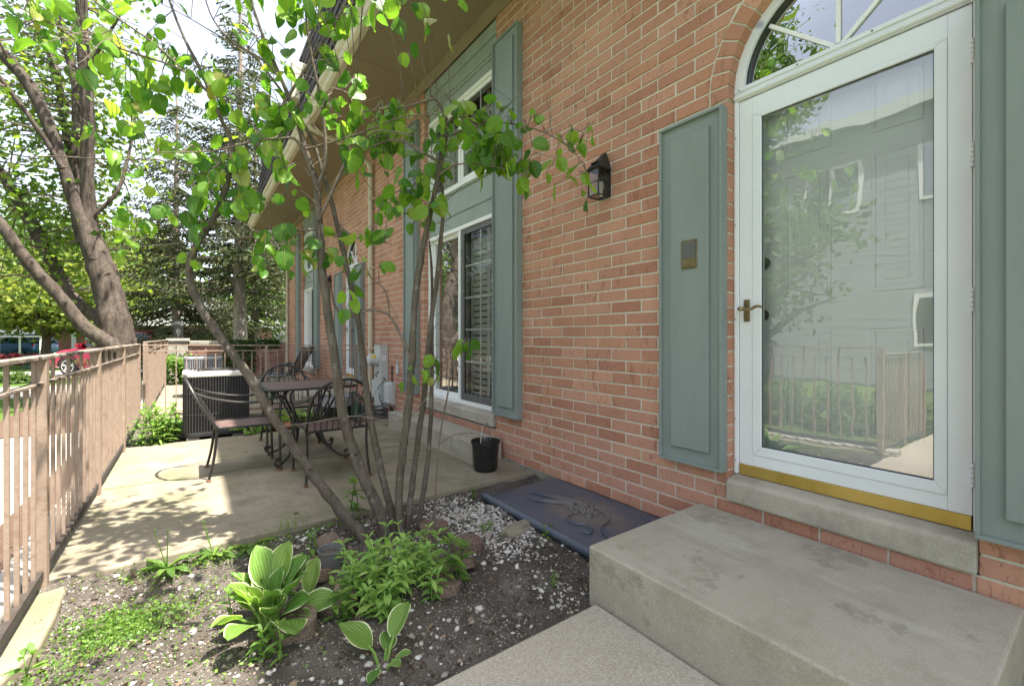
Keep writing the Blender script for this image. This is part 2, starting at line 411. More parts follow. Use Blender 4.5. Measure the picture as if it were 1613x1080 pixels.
    M['asphalt'] = paint("asphalt", (.055, .055, .055), .95, .2, 8, bump=.3)
    M['moss'] = paint("moss", (.085, .10, .028), .95, .35, 30, bump=.9)
build_materials()

# ---------------------------------------------------------------- mesh helpers
class MB:
    def __init__(s): s.v = []; s.f = []; s.uv = None
    def quadbox(s, a, b, c, d, x0, x1):
        """prism along X from a 4-corner (y,z) outline given counter-clockwise seen from -X"""
        i = len(s.v)
        for x in (x0, x1):
            for (y, z) in (a, b, c, d): s.v.append((x, y, z))
        s.f += [(i, i+1, i+2, i+3), (i+7, i+6, i+5, i+4)]
        for k in range(4):
            j = (k+1) % 4
            s.f.append((i+k, i+4+k, i+4+j, i+j))
        return s
    def box(s, x0, x1, y0, y1, z0, z1):
        i = len(s.v)
        s.v += [(x0,y0,z0),(x1,y0,z0),(x1,y1,z0),(x0,y1,z0),(x0,y0,z1),(x1,y0,z1),(x1,y1,z1),(x0,y1,z1)]
        s.f += [(i+3,i+2,i+1,i),(i+4,i+5,i+6,i+7),(i,i+1,i+5,i+4),(i+1,i+2,i+6,i+5),(i+2,i+3,i+7,i+6),(i+3,i,i+4,i+7)]
        return s
    def bar(s, p, q, w, h=None, up=(0,0,1)):
        h = h or w
        p, q = Vector(p), Vector(q); d = (q-p).normalized(); u = Vector(up)
        if abs(d.dot(u)) > .98: u = Vector((0,1,0))
        a = d.cross(u).normalized() * (w/2); b = a.cross(d).normalized() * (h/2)
        i = len(s.v)
        for c in (p, q):
            for (m, n) in ((-1,-1),(1,-1),(1,1),(-1,1)): s.v.append(tuple(c + a*m + b*n))
        s.f += [(i+3,i+2,i+1,i),(i+4,i+5,i+6,i+7)]
        for k in range(4):
            j = (k+1) % 4
            s.f.append((i+k, i+j, i+4+j, i+4+k))
        return s
    def tube(s, pts, r, n=6, cap=True, jit=0.0, rg=None):
        P = [Vector(p) for p in pts]; m = len(P)
        if not hasattr(r, "__len__"): r = [r]*m
        base = len(s.v); u = None
        for i in range(m):
            d = (P[min(i+1, m-1)] - P[max(i-1, 0)])
            if d.length < 1e-9: d = Vector((0,0,1))
            d.normalize()
            if u is None:
                u = d.orthogonal().normalized()
            else:
                u = (u - d*u.dot(d))
                u = u.normalized() if u.length > 1e-6 else d.orthogonal().normalized()
            w = d.cross(u)
            for k in range(n):
                a = 2*math.pi*k/n
                rr = r[i] * (1 + (jit*(rg.random()-.5) if jit else 0))
                s.v.append(tuple(P[i] + (u*math.cos(a) + w*math.sin(a))*rr))
        for i in range(m-1):
            for k in range(n):
                j = (k+1) % n; a = base+i*n
                s.f.append((a+k, a+j, a+n+j, a+n+k))
        if cap:
            s.f.append(tuple(base+k for k in reversed(range(n))))
            s.f.append(tuple(base+(m-1)*n+k for k in range(n)))
        return s
    def lathe(s, prof, c=(0,0,0), n=20, axis='z', cap0=True, cap1=True):
        base = len(s.v)
        for (r, h) in prof:
            for k in range(n):
                a = 2*math.pi*k/n; x, y = r*math.cos(a), r*math.sin(a)
                if axis == 'z': p = (x, y, h)
                elif axis == 'x': p = (h, x, y)
                else: p = (y, h, x)
                s.v.append((p[0]+c[0], p[1]+c[1], p[2]+c[2]))
        for i in range(len(prof)-1):
            for k in range(n):
                j = (k+1) % n; a = base+i*n
                s.f.append((a+k, a+j, a+n+j, a+n+k))
        if cap0: s.f.append(tuple(base+k for k in reversed(range(n))))
        if cap1: s.f.append(tuple(base+(len(prof)-1)*n+k for k in range(n)))
        return s
    def ngon(s, pts):
        i = len(s.v); s.v += [tuple(p) for p in pts]; s.f.append(tuple(range(i, i+len(pts)))); return s
    def extr(s, pts, vec):
        """closed outline (3D points) swept along vec"""
        n = len(pts); i = len(s.v); V = Vector(vec)
        s.v += [tuple(p) for p in pts] + [tuple(Vector(p)+V) for p in pts]
        s.f.append(tuple(i+k for k in reversed(range(n)))); s.f.append(tuple(i+n+k for k in range(n)))
        for k in range(n):
            j = (k+1) % n
            s.f.append((i+k, i+j, i+n+j, i+n+k))
        return s

WL = {}
def mesh_of(name, v, f, mt, smooth=None):
    me = bpy.data.meshes.new(name)
    me.from_pydata([tuple(a) for a in v], [], f)
    me.materials.append(mt)
    me.update()
    return me
def fix_normals(me):
    import bmesh
    b = bmesh.new(); b.from_mesh(me); bmesh.ops.recalc_face_normals(b, faces=b.faces); b.to_mesh(me); b.free()
def link(name, me, parent=None, loc=None):
    o = bpy.data.objects.new(name, me)
    COL.objects.link(o)
    if parent is not None:
        o.parent = parent
        pl = WL[parent.name]
    else: pl = Vector((0,0,0))
    w = Vector(loc) if loc is not None else Vector((0,0,0))
    o.location = w - pl
    WL[o.name] = w
    return o
def build(mb, name, mt, parent=None, smooth=False, bevel=0, seg=2, ang=40, fix=True, kind=None):
    """links mb (world coordinates) as one mesh; the origin goes to its bottom centre"""
    V = np.array(mb.v, dtype=float)
    lo, hi = V.min(0), V.max(0)
    w = Vector(((lo[0]+hi[0])/2, (lo[1]+hi[1])/2, lo[2]))
    me = mesh_of(name, V - np.array(w), mb.f, mt)
    if mb.uv:
        ul = me.uv_layers.new(name="UVMap")
        for lp in me.loops: ul.data[lp.index].uv = mb.uv[lp.vertex_index]
    if fix: fix_normals(me)
    if smooth:
        for p in me.polygons: p.use_smooth = True
        me.set_sharp_from_angle(angle=math.radians(ang))
    o = link(name, me, parent, w)
    if bevel:
        b = o.modifiers.new("bevel", 'BEVEL'); b.width = bevel; b.segments = seg; b.limit_method = 'ANGLE'; b.angle_limit = math.radians(35)
    if kind: o["kind"] = kind
    return o
def tag(o, label, cat, group=None):
    o["label"] = label; o["category"] = cat
    if group: o["group"] = group
    return o
def thing(name, label, cat, loc=(0,0,0), group=None):
    o = bpy.data.objects.new(name, None); o.empty_display_size = .1
    COL.objects.link(o); o.location = loc; WL[o.name] = Vector(loc)
    return tag(o, label, cat, group)
def dup(root, loc, rz, label, group=None):
    def cp(o, par):
        c = o.copy(); COL.objects.link(c)
        if par is not None: c.parent = par
        for ch in o.children: cp(ch, c)
        return c
    r = cp(root, None)
    r.location = loc; r.rotation_euler = (0, 0, rz)
    r["label"] = label
    if group: r["group"] = group
    return r
def np_mesh(name, V, F, mt, parent=None, kind="stuff", loc=None):
    """V (n,3), F (m,k) same-size faces; fast"""
    V = np.asarray(V, dtype=np.float64); F = np.asarray(F, dtype=np.int32)
    lo, hi = V.min(0), V.max(0)
    w = Vector(((lo[0]+hi[0])/2, (lo[1]+hi[1])/2, lo[2]))
    V = V - np.array(w)
    me = bpy.data.meshes.new(name)
    k = F.shape[1]
    me.vertices.add(len(V)); me.vertices.foreach_set("co", V.astype(np.float32).ravel())
    me.loops.add(F.size); me.loops.foreach_set("vertex_index", F.ravel())
    me.polygons.add(len(F)); me.polygons.foreach_set("loop_start", np.arange(0, F.size, k, dtype=np.int32))
    me.polygons.foreach_set("loop_total", np.full(len(F), k, dtype=np.int32))
    me.update(calc_edges=True); me.materials.append(mt)
    o = link(name, me, parent, w)
    if kind: o["kind"] = kind
    return o
def leaf_quads(C, size, rg, aspect=.6, down=.0, flat=.0):
    """diamond leaves at points C; returns V, F"""
    n = len(C)
    d = rg.normal(size=(n, 3)); d[:, 2] = d[:, 2]*(1-flat) - down
    d /= np.linalg.norm(d, axis=1)[:, None]
    a = rg.normal(size=(n, 3)); a[:, 2] += flat*2
    nn = np.cross(d, a); nn /= np.linalg.norm(nn, axis=1)[:, None]
    s = (size * (0.6 + .8*rg.random(n)))[:, None]
    V = np.stack([C - d*s*.5, C + nn*s*aspect*.5 - d*s*.05, C + d*s*.5, C - nn*s*aspect*.5 - d*s*.05], axis=1).reshape(-1, 3)
    F = np.arange(4*n, dtype=np.int32).reshape(n, 4)
    return V, F
def smooth_path(pts, sub=3):
    """Catmull-Rom through 4-vectors (x,y,z,r)"""
    P = [np.array(p, dtype=float) for p in pts]; out = []
    for i in range(len(P)-1):
        p0 = P[max(i-1,0)]; p1 = P[i]; p2 = P[i+1]; p3 = P[min(i+2, len(P)-1)]
        for k in range(sub):
            t = k/sub
            out.append(.5*((2*p1)+(p2-p0)*t+(2*p0-5*p1+4*p2-p3)*t*t+(3*p1-p0-3*p2+p3)*t**3))
    out.append(P[-1]); return out
SV, CV = math.sin(VIEW), math.cos(VIEW)
# ================================================================ the setting
def structure(o): o["kind"] = "structure"; return o
def sheet(name, x0, x1, y0, y1, z, mt, z0=None):
    mb = MB().box(x0, x1, y0, y1, (z0 if z0 is not None else z-.3), z)
    return structure(build(mb, name, mt, fix=False))
GZ = -1.45
mb = MB(); mb.v = [(-180,-120,GZ),(180,-120,GZ),(180,240,GZ),(-180,240,GZ)]; mb.f = [(0,1,2,3)]
structure(build(mb, "lawn_ground", M['lawn'], fix=False))
sheet("sidewalk", -2.15, -1.15, -3, 9.2, GZ+.03, M['sidewalk'])
sheet("mulch_strip", -1.149, -.76, -3, 9.2, GZ+.05, M['mulch'])
sheet("mulch_bed_by_maple", -2.6, -.6, 9.21, 14.5, GZ+.045, M['mulch'])
sheet("driveway", -60, -1.2, 15.4, 18.8, GZ+.02, M['sidewalk'])
sheet("street", -70, -.4, 22.0, 26.5, GZ+.02, M['sidewalk'])
# patio: two cast slabs with a mossy joint between them
pat = MB()
def slab(name, x0, x1, y0, y1, z1, z0, mt, bev=.012):
    return structure(build(MB().box(x0, x1, y0, y1, z0, z1), name, mt, bevel=bev, seg=3))
slab("patio", -.62, 2.374, 2.955, 4.490, -1.142, -1.6, M['patio'])
slab("patio", -.62, 2.374, 4.512, 6.06, -1.142, -1.6, M['patio'])
structure(build(MB().box(-.6, 2.37, 4.488, 4.514, -1.3, -1.1455), "patio_joint", M['moss']))
slab("curb_strip", -.745, -.625, 1.3, 15.0, -1.128, -1.6, M['sidewalk'])
# edge strip below the railing, broken off towards the camera
st_out = [(-.622,1.35),(-.55,1.36),(-.50,1.7),(-.47,2.0),(-.515,2.18),(-.455,2.38),(-.452,2.6),(-.465,2.94),(-.622,2.94)]
structure(build(MB().extr([(x,y,-1.5) for x,y in st_out], (0,0,.356)), "patio_strip", M['patio'], bevel=.012))
slab("entry_path", -3.2, 1.462, .15, 1.385, -1.180, -1.6, M['path'], .014)
slab("neighbor_patio", -.62, 2.374, 7.66, 15.0, -1.142, -1.6, M['patio'])
# planting soil: one relief sheet
def soil(name, x0, x1, y0, y1, z, step, amp, seed, mt, fn=None):
    nx = int((x1-x0)/step)+1; ny = int((y1-y0)/step)+1
    xs = np.linspace(x0, x1, nx); ys = np.linspace(y0, y1, ny)
    V = np.zeros((nx*ny, 3)); k = 0
    for j in range(ny):
        for i in range(nx):
            p = Vector((xs[i], ys[j], seed))
            h = mnoise.fractal(p*3.0, 1, 2, 3)*amp + mnoise.fractal(p*16, 1, 2, 3)*amp*.35
            if fn: h += fn(xs[i], ys[j])
            V[k] = (xs[i], ys[j], z+h); k += 1
    a = (np.arange(ny-1)[:,None]*nx + np.arange(nx-1)[None,:]).ravel()
    F = np.stack([a, a+1, a+nx+1, a+nx], 1)
    o = np_mesh(name, V, F, mt, kind="structure")
    for p in o.data.polygons: p.use_smooth = True
    return o
def soil_h(x, y):
    h = 0
    if x < -.35: h += .030*min(1, (-.35-x)/.12)
    if y > 2.72: h += .030*min(1, (y-2.72)/.2)
    h -= .035*math.exp(-((x-.05)**2/.12 + (y-2.6)**2/.08))
    return h
SOILZ = -1.205
soil("soil_bed", -.60, 2.376, 1.36, 2.97, SOILZ, .022, .022, 3.3, M['soil'], soil_h)
soil("back_soil_bed", -.62, 2.37, 6.05, 7.67, -1.165, .05, .02, 8.3, M['soil'])
def soil_z(x, y):
    p = Vector((x, y, 3.3))
    return SOILZ + mnoise.fractal(p*3.0, 1, 2, 3)*.022 + mnoise.fractal(p*16, 1, 2, 3)*.0077 + soil_h(x, y)

# ================================================================ the row of brick townhouses
WX = 2.387                  # face of the brick
ROW, BL, JT = .0813, .2545, .0115
PITCH = 7.63
DY = (0.0, PITCH)
YC, ZS, RI, RO = .802, 1.36, .4785, .592
house = thing("townhouse_row", "long two storey brick townhouse with grey green shutters, deep soffit and white arched entrance", "townhouse", (WX, 0, -1.6))
mort = None
def holes(z0, z1):
    """(y at bottom, y at top) pairs of every opening crossing this course"""
    zm = (z0+z1)/2; H = []
    for dy in DY:
        if zm < 1.304:
            if zm > -.885: H.append((YC-RI+dy, YC-RI+dy, YC+RI+dy, YC+RI+dy))
        elif z0 < ZS+RO:
            def h(z): return RO if z <= ZS else math.sqrt(max(0, RO*RO-(z-ZS)**2))
            H.append((YC-h(z0)+dy, YC-h(z1)+dy, YC+h(z0)+dy, YC+h(z1)+dy))
        if zm > -.868: H.append((3.57+dy, 3.57+dy, 5.2+dy, 5.2+dy))
    return sorted(H)
YA, YB = -.62, 14.88
def brick_geo(a, b, c, d, ch=.0028, depth=.085):
    """corners (y,z): bottom near, bottom far, top far, top near; local to the front face"""
    cy = (a[0]+b[0]+c[0]+d[0])/4; cz = (a[1]+b[1]+c[1]+d[1])/4
    out = [a, b, c, d]; V = []
    for (y, z) in out:
        V.append((0, y + (ch if y < cy else -ch), z + (ch if z < cz else -ch)))
    for (y, z) in out: V.append((ch, y, z))
    for (y, z) in out: V.append((depth, y, z))
    F = [(3,2,1,0)]
    for r in (0, 4):
        for k in range(4):
            j = (k+1) % 4
            F.append((r+k, r+j, r+4+j, r+4+k))
    return V, F
bricks = []; mo = MB()
for k in range(-14, 38):
    z0 = k*ROW+.003; z1 = z0+ROW
    if z1 > 3.10: z1 = 3.10
    H = holes(z0, z1)
    edges = [(YA, YA)] + [e for h in H for e in ((h[0], h[1]), (h[2], h[3]))] + [(YB, YB)]
    off = 1.8625 if k % 2 == 0 else 1.735
    for i in range(0, len(edges), 2):
        (l0, l1), (r0, r1) = edges[i], edges[i+1]
        e = .004
        if r0 - l0 > .02 or r1 - l1 > .02:
            mo.quadbox((l0+e, z0), (r0-e, z0), (r1-e, z1), (l1+e, z1), WX+.005, 2.62)
        lo, hi = min(l0, l1), max(r0, r1)
        n0 = math.floor((lo-off)/BL)
        n = n0
        while off+n*BL < hi:
            ya, yb = off+n*BL+JT/2, off+(n+1)*BL-JT/2
            a0, a1 = max(ya, l0), max(ya, l1); b0, b1 = min(yb, r0), min(yb, r1)
            n += 1
            if b0-a0 < .022 or b1-a1 < .022: 
                if max(b0-a0, b1-a1) < .05: continue
                a1 = min(a1, b1-.012); a0 = min(a0, b0-.012)
            bricks.append(((a0, z0+JT/2), (b0, z0+JT/2), (b1, z1-JT/2), (a1, z1-JT/2)))
# ring of bricks over each entrance
NV = 22; A0, A1 = math.radians(-6), math.radians(186)
for dy in DY:
    for i in range(NV):
        g = .0055
        t0 = A0+(A1-A0)*i/NV; t1 = A0+(A1-A0)*(i+1)/NV
        def pt(r, t, s): 
            tt = t + s*g/r
            return (YC+dy+r*math.cos(tt), ZS+r*math.sin(tt))
        q = [pt(RI, t0, 1), pt(RO-JT*.9, t0, 1), pt(RO-JT*.9, t1, -1), pt(RI, t1, -1)]
        bricks.append(tuple(q))
        m0, m1 = t0, t1
        mo.quadbox((YC+dy+(RI+.006)*math.cos(m0), ZS+(RI+.006)*math.sin(m0)), (YC+dy+(RO+.01)*math.cos(m0), ZS+(RO+.01)*math.sin(m0)),
                   (YC+dy+(RO+.01)*math.cos(m1), ZS+(RO+.01)*math.sin(m1)), (YC+dy+(RI+.006)*math.cos(m1), ZS+(RI+.006)*math.sin(m1)), WX+.0053, 2.60)
wall = build(mo, "brick_wall", M['mortar'], house)
SHUT = [(1.284, 1.677, -.735, 1.262), (-.067, .326, -.735, 1.262), (3.145, 3.545, -.73, 2.79), (5.325, 5.725, -.73, 2.79)]
def seen(q):
    y = sum(p[0] for p in q)/4; z = sum(p[1] for p in q)/4
    d = SV*WX+CV*y
    if d < .3: return -1
    px = 806+700*(CV*WX-SV*y)/d; py = 531-700*z/d
    if not (-20 < px < 1640 and -15 < py < 1095): return -1
    for (a, b, c, e) in SHUT:
        if a < y < b-.02 and c < z < e: return -1
    if 3.3 > y > 2.9 and z < -1.14: return -1
    if .21 < y < 1.43 and z < -.95: return -1
    A = abs(sum(q[i][0]*q[(i+1)%4][1]-q[(i+1)%4][0]*q[i][1] for i in range(4)))/2
    return A*(WX/math.hypot(WX, y))/d**3*d
order = sorted(range(len(bricks)), key=lambda i: -seen(bricks[i]))
single = set(order[:300])
shared = {}
rest = MB()
rb = random.Random(4)
for i, q in enumerate(bricks):
    cy = sum(p[0] for p in q)/4; cz = sum(p[1] for p in q)/4
    loc = [(p[0]-cy, p[1]-cz) for p in q]
    jx = rb.uniform(-.0018, .0014)
    # winding: order corners so the front looks towards -X
    if i in single:
        key = tuple(round(v, 3) for p in loc for v in p)
        if key not in shared:
            V, F = brick_geo(*loc)
            me = mesh_of("brick", V, F, M['brick']); fix_normals(me); shared[key] = me
        o = link("brick", shared[key], wall, (WX+jx, cy, cz))
        o.rotation_euler = (rb.uniform(-.006, .006), 0, rb.uniform(-.008, .008))
    else:
        V, F = brick_geo(*[(p[0], p[1]) for p in q])
        b = len(rest.v)
        rest.v += [(x+WX+jx, y, z) for x, y, z in V]; rest.f += [tuple(j+b for j in f) for f in F]
build(rest, "brick", M['brick'], wall, kind="stuff")
build(MB().box(2.372, 2.62, -2.2, 14.9, -1.62, -1.1365), "foundation", M['foundation'], house)
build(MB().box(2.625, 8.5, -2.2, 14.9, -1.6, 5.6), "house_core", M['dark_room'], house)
build(MB().box(WX+.002, 2.62, -2.2, -.63, -1.1, 3.1), "wall_end", M['mortar'], house)

def shutter(y0, y1, z0, z1, wide=.075):
    sh = build(MB().box(2.345, 2.3865, y0, y1, z0, z1), "shutter", M['shutter'], house, bevel=.002)
    r = MB(); w = .013
    r.box(2.323, 2.3448, y0, y1, z0, z0+w*1.2); r.box(2.323, 2.3448, y0, y1, z1-w*1.2, z1)
    r.box(2.323, 2.3448, y0, y0+w, z0+w*1.2+.0005, z1-w*1.2-.0005); r.box(2.323, 2.3448, y1-w, y1, z0+w*1.2+.0005, z1-w*1.2-.0005)
    build(r, "rim", M['shutter'], sh, bevel=.002)
    build(MB().box(2.326, 2.3447, y0+wide, y1-wide, z0+.09, z1-.085), "panel", M['shutter'], sh, bevel=.004, seg=2)
    return sh
def ring(r0, r1, x0, x1, cy, cz, n=36, a0=0, a1=math.pi):
    mb = MB()
    for i in range(n):
        t0 = a0+(a1-a0)*i/n; t1 = a0+(a1-a0)*(i+1)/n
        mb.quadbox(*[(cy+r*math.cos(t), cz+r*math.sin(t)) for r, t in ((r0,t0),(r1,t0),(r1,t1),(r0,t1))], x0, x1)
    return mb
def weld(o, d=1e-4):
    import bmesh
    b = bmesh.new(); b.from_mesh(o.data); bmesh.ops.remove_doubles(b, verts=b.verts, dist=d)
    # drop the inner walls left between welded segments
    seen_f = {}
    for f in list(b.faces):
        key = frozenset(v.index for v in f.verts); seen_f.setdefault(key, []).append(f)
    kill = [f for fs in seen_f.values() if len(fs) > 1 for f in fs]
    bmesh.ops.delete(b, geom=kill, context='FACES_ONLY')
    bmesh.ops.recalc_face_normals(b, faces=b.faces); b.to_mesh(o.data); b.free()
    for p in o.data.polygons: p.use_smooth = True
    o.data.set_sharp_from_angle(angle=math.radians(35))

def entrance(dy):
    H = house; y = lambda v: v+dy
    # limestone sill with a sloped top
    so = [(2.358,-.882),(2.358,-.784),(2.372,-.768),(2.47,-.753),(2.62,-.753),(2.62,-.882)]
    build(MB().extr([(x, y(.326), z) for x, z in so], (0, .951, 0)), "door_sill", M['lime'], H, bevel=.006)
    fr = MB()
    fr.box(2.456, 2.60, y(1.2555), y(1.2800), -.752, 1.30); fr.box(2.456, 2.60, y(.324), y(.3485), -.752, 1.30)
    fr.box(2.448, 2.4558, y(1.2625), y(1.279), -.752, 1.30)
    frame = build(fr, "door_frame", M['white'], H, bevel=.003)
    hd = MB().box(2.452, 2.60, y(.324), y(1.280), 1.3005, 1.372)
    hd.tube([(2.450, y(.326), 1.318), (2.450, y(1.278), 1.318)], .013, 10)
    hd.box(2.444, 2.4518, y(.326), y(1.278), 1.345, 1.366)
    build(hd, "transom_bar", M['white'], H, bevel=.003)
    sc = MB()
    for k in (.36, .66, .96, 1.25):
        sc.lathe([(.0035, 2.4405), (.0035, 2.444)], (0, y(k), 1.354), 8, 'x')
    for z in (1.1, .62, .1, -.45, -.68): sc.lathe([(.003, 2.446), (.003, 2.4485)], (0, y(1.271), z), 8, 'x')
    build(sc, "screw", M['black_metal'], frame)
    # fanlight
    fo = build(ring(.424, .4782, 2.455, 2.58, y(YC), 1.3725), "fanlight_frame", M['white'], H); weld(fo)
    fi = build(ring(.416, .4235, 2.475, 2.58, y(YC), 1.3725), "gasket", M['black_metal'], fo); weld(fi)
    gp = [(2.50, y(YC)+.424*math.cos(math.pi*i/40), 1.3725+.424*math.sin(math.pi*i/40)) for i in range(41)]
    g = MB(); g.ngon(gp); build(g, "glass_pane", M['glass_fan'], fo, fix=False)
    for a in (42, 90, 138):
        ca, sa = math.cos(math.radians(a)), math.sin(math.radians(a))
        build(MB().bar((2.493, y(YC)+.02*ca, 1.374+.02*sa), (2.493, y(YC)+.416*ca, 1.374+.416*sa), .018, .012, (1,0,0)), "muntin", M['vinyl'], fo)
    # storm door leaf
    X0, X1 = 2.4585, 2.50
    lf = MB()
    lf.box(X0, X1, y(1.1835), y(1.2530), -.694, 1.294); lf.box(X0, X1, y(.351), y(.4205), -.694, 1.294)
    lf.box(X0, X1, y(.4207), y(1.1833), 1.1995, 1.294); lf.box(X0, X1, y(.4207), y(1.1833), -.694, -.6345)
    leaf = build(lf, "storm_door", M['white'], H, bevel=.002)
    bd = MB(); b0, b1 = .421, 1.183; g0, g1 = .461, 1.138; zb0, zb1, zg0, zg1 = -.634, 1.199, -.585, 1.175
    for q in (((b0,zb0),(b1,zb0),(g1,zg0),(g0,zg0)), ((b0,zb1),(g0,zg1),(g1,zg1),(b1,zb1)), ((b0,zb0),(g0,zg0),(g0,zg1),(b0,zb1)), ((b1,zb0),(b1,zb1),(g1,zg1),(g1,zg0))):
        bd.quadbox(*[(y(p[0]), p[1]) for p in q], 2.4545, 2.498)
    build(bd, "glazing_bead", M['white'], leaf, bevel=.0035)
    gk = MB(); t = .004
    gk.box(2.466, 2.47, y(g0), y(g0+t), zg0, zg1); gk.box(2.466, 2.47, y(g1-t), y(g1), zg0, zg1); gk.box(2.466, 2.47, y(g0+t), y(g1-t), zg1-t, zg1); gk.box(2.466, 2.47, y(g0+t), y(g1-t), zg0, zg0+t)
    build(gk, "glazing_gasket", M['plastic_black'], leaf)
    g = MB(); g.ngon([(2.474, y(.458), -.588), (2.474, y(.458), 1.178), (2.474, y(1.141), 1.178), (2.474, y(1.141), -.588)])
    build(g, "glass_pane", M['glass_door'], leaf, fix=False)
    build(MB().box(2.4505, 2.4995, y(.3525), y(1.2515), -.751, -.6945), "kick_plate", M['brass'], leaf, bevel=.002)
    for z in (1.06, .66, .10, -.58):
        hg = MB()
        for k in range(5):
            hg.lathe([(.0075, z+k*.019), (.0075, z+k*.019+.0165)], (2.449, y(.3495), 0), 10, 'z')
        build(hg, "hinge", M['white'], leaf)
    hp = MB().box(2.4505, 2.4583, y(1.196), y(1.228), .085, .205)
    pl = build(hp, "handle_plate", M['bronze'], leaf, bevel=.003)
    lev = [(2.4505, 1.214, .155), (2.412, 1.214, .152), (2.404, 1.203, .150), (2.403, 1.185, .146), (2.404, 1.165, .150), (2.404, 1.145, .160), (2.404, 1.128, .163), (2.405, 1.112, .157)]
    hl = MB().tube([tuple(q[:3]) for q in smooth_path([(a, y(b), c, .008) for a, b, c in lev], 3)], [.010-.0035*i/22 for i in range(22)], 10)
    hl.lathe([(.004, 0), (.015, .004), (.017, .012), (.012, .022), (.004, .025)], (2.404-.008, y(1.216), .140), 12, 'z')
    build(hl, "lever", M['bronze'], leaf, smooth=True)
    # six panel entry door behind it
    ed = build(MB().box(2.565, 2.61, y(.3487), y(1.2553), -.752, 1.3003), "entry_door", M['entry'], H)
    for (a, b) in ((.855, 1.068), (.512, .694)):
        for (c, e) in ((-.462, .040), (.212, .855), (.945, 1.19)):
            pn = MB(); w = .016
            pn.box(2.556, 2.5648, y(a), y(b), c, c+w); pn.box(2.556, 2.5648, y(a), y(b), e-w, e)
            pn.box(2.556, 2.5648, y(a), y(a+w), c+w, e-w); pn.box(2.556, 2.5648, y(b-w), y(b), c+w, e-w)
            pn.box(2.558, 2.5646, y(a+.05), y(b-.05), c+.05, e-.05)
            build(pn, "panel", M['entry'], ed, bevel=.004)
    kb = [(.022,2.5649),(.030,2.556),(.012,2.553),(.012,2.528),(.026,2.522),(.032,2.510),(.028,2.498),(.012,2.494)]
    build(MB().lathe(kb, (0, y(1.172), .12), 20, 'x'), "knob", M['black_metal'], ed, smooth=True)
    build(MB().lathe([(.034,2.5649),(.034,2.545),(.028,2.538),(.010,2.536)], (0, y(1.172), .405), 20, 'x'), "deadbolt", M['black_metal'], ed, smooth=True)
    return leaf

def glazed(y0, y1, z0, z1, X, dark, rows, par, mun):
    """one sash with its glass and glazing bars"""
    mb = MB(); w = .062 if dark else .045; Xa, Xb = X, X+.035
    mb.box(Xa, Xb, y0, y0+w, z0, z1); mb.box(Xa, Xb, y1-w, y1, z0, z1)
    mb.box(Xa, Xb, y0+w, y1-w, z1-w, z1); mb.box(Xa, Xb, y0+w, y1-w, z0, z0+w*1.3)
    s = build(mb, "sash", M['dark_frame'] if dark else M['vinyl'], par, bevel=.003)
    return s, w
def window(y0, y1, z0, z1, rows, blinds=True, dark_near=True):
    H = house
    fr = MB(); w = .042; X = 2.442
    fr.box(X, 2.58, y0+.001, y0+w, z0, z1); fr.box(X, 2.58, y1-w, y1-.001, z0, z1)
    fr.box(X, 2.58, y0+w, y1-w, z1-w, z1); fr.box(X, 2.58, y0+w, y1-w, z0, z0+w)
    f = build(fr, "window", M['vinyl'], H, bevel=.003)
    ym = (y0+y1)/2+.02
    build(MB().box(X+.006, X+.05, ym-.022, ym+.022, z0+w, z1-w), "mullion", M['vinyl'], f, bevel=.003)
    for near in (True, False):
        a, b = (y0+w, ym-.022) if near else (ym+.022, y1-w)
        dk = near and dark_near
        Xs = X+.02 if near else X+.055
        mb = MB(); sw = .06 if dk else .04
        mb.box(Xs, Xs+.03, a, a+sw, z0+w, z1-w); mb.box(Xs, Xs+.03, b-sw, b, z0+w, z1-w)
        mb.box(Xs, Xs+.03, a+sw, b-sw, z1-w-sw, z1-w); mb.box(Xs, Xs+.03, a+sw, b-sw, z0+w, z0+w+sw*1.3)
        build(mb, "sash", M['dark_frame'] if dk else M['vinyl'], f, bevel=.002)
        ga, gb, gz0, gz1 = a+sw, b-sw, z0+w+sw*1.3, z1-w-sw
        g = MB(); g.ngon([(Xs+.016, ga, gz0), (Xs+.016, ga, gz1), (Xs+.016, gb, gz1), (Xs+.016, gb, gz0)])
        build(g, "glass_pane", M['glass_screen'] if (dk or z0 > 1.5) else M['glass'], f, fix=False)
        mm = (ga+gb)/2
        build(MB().box(Xs+.018, Xs+.028, mm-.009, mm+.009, gz0, gz1), "muntin", M['vinyl'], f)
        for r in range(1, rows):
            zz = gz0+(gz1-gz0)*r/rows
            build(MB().box(Xs+.0185, Xs+.0275, ga, mm-.0095, zz-.009, zz+.009).box(Xs+.0185, Xs+.0275, mm+.0095, gb, zz-.009, zz+.009), "muntin", M['vinyl'], f)
    if blinds:
        b = MB(); n = int((z1-z0-.2)/.068)
        for half in ((y0+.09, ym-.06), (ym+.07, y1-.09)):
            for r in range(n):
                zz = z0+.11+r*.068; 
                p = [(2.588, zz+.020), (2.590, zz+.026), (2.612, zz-.020), (2.610, zz-.026)]
                b.extr([(x, half[0], z) for x, z in p], (0, half[1]-half[0], 0))
            b.box(2.586, 2.614, half[0]-.03, half[0], z0+.05, z1-.05); b.box(2.586, 2.614, half[1], half[1]+.03, z0+.05, z1-.05)
            b.box(2.586, 2.592, (half[0]+half[1])/2-.03, (half[0]+half[1])/2+.03, z0+.05, z1-.05)
        build(b, "louvre_blind", M['blind'], f)
    return f
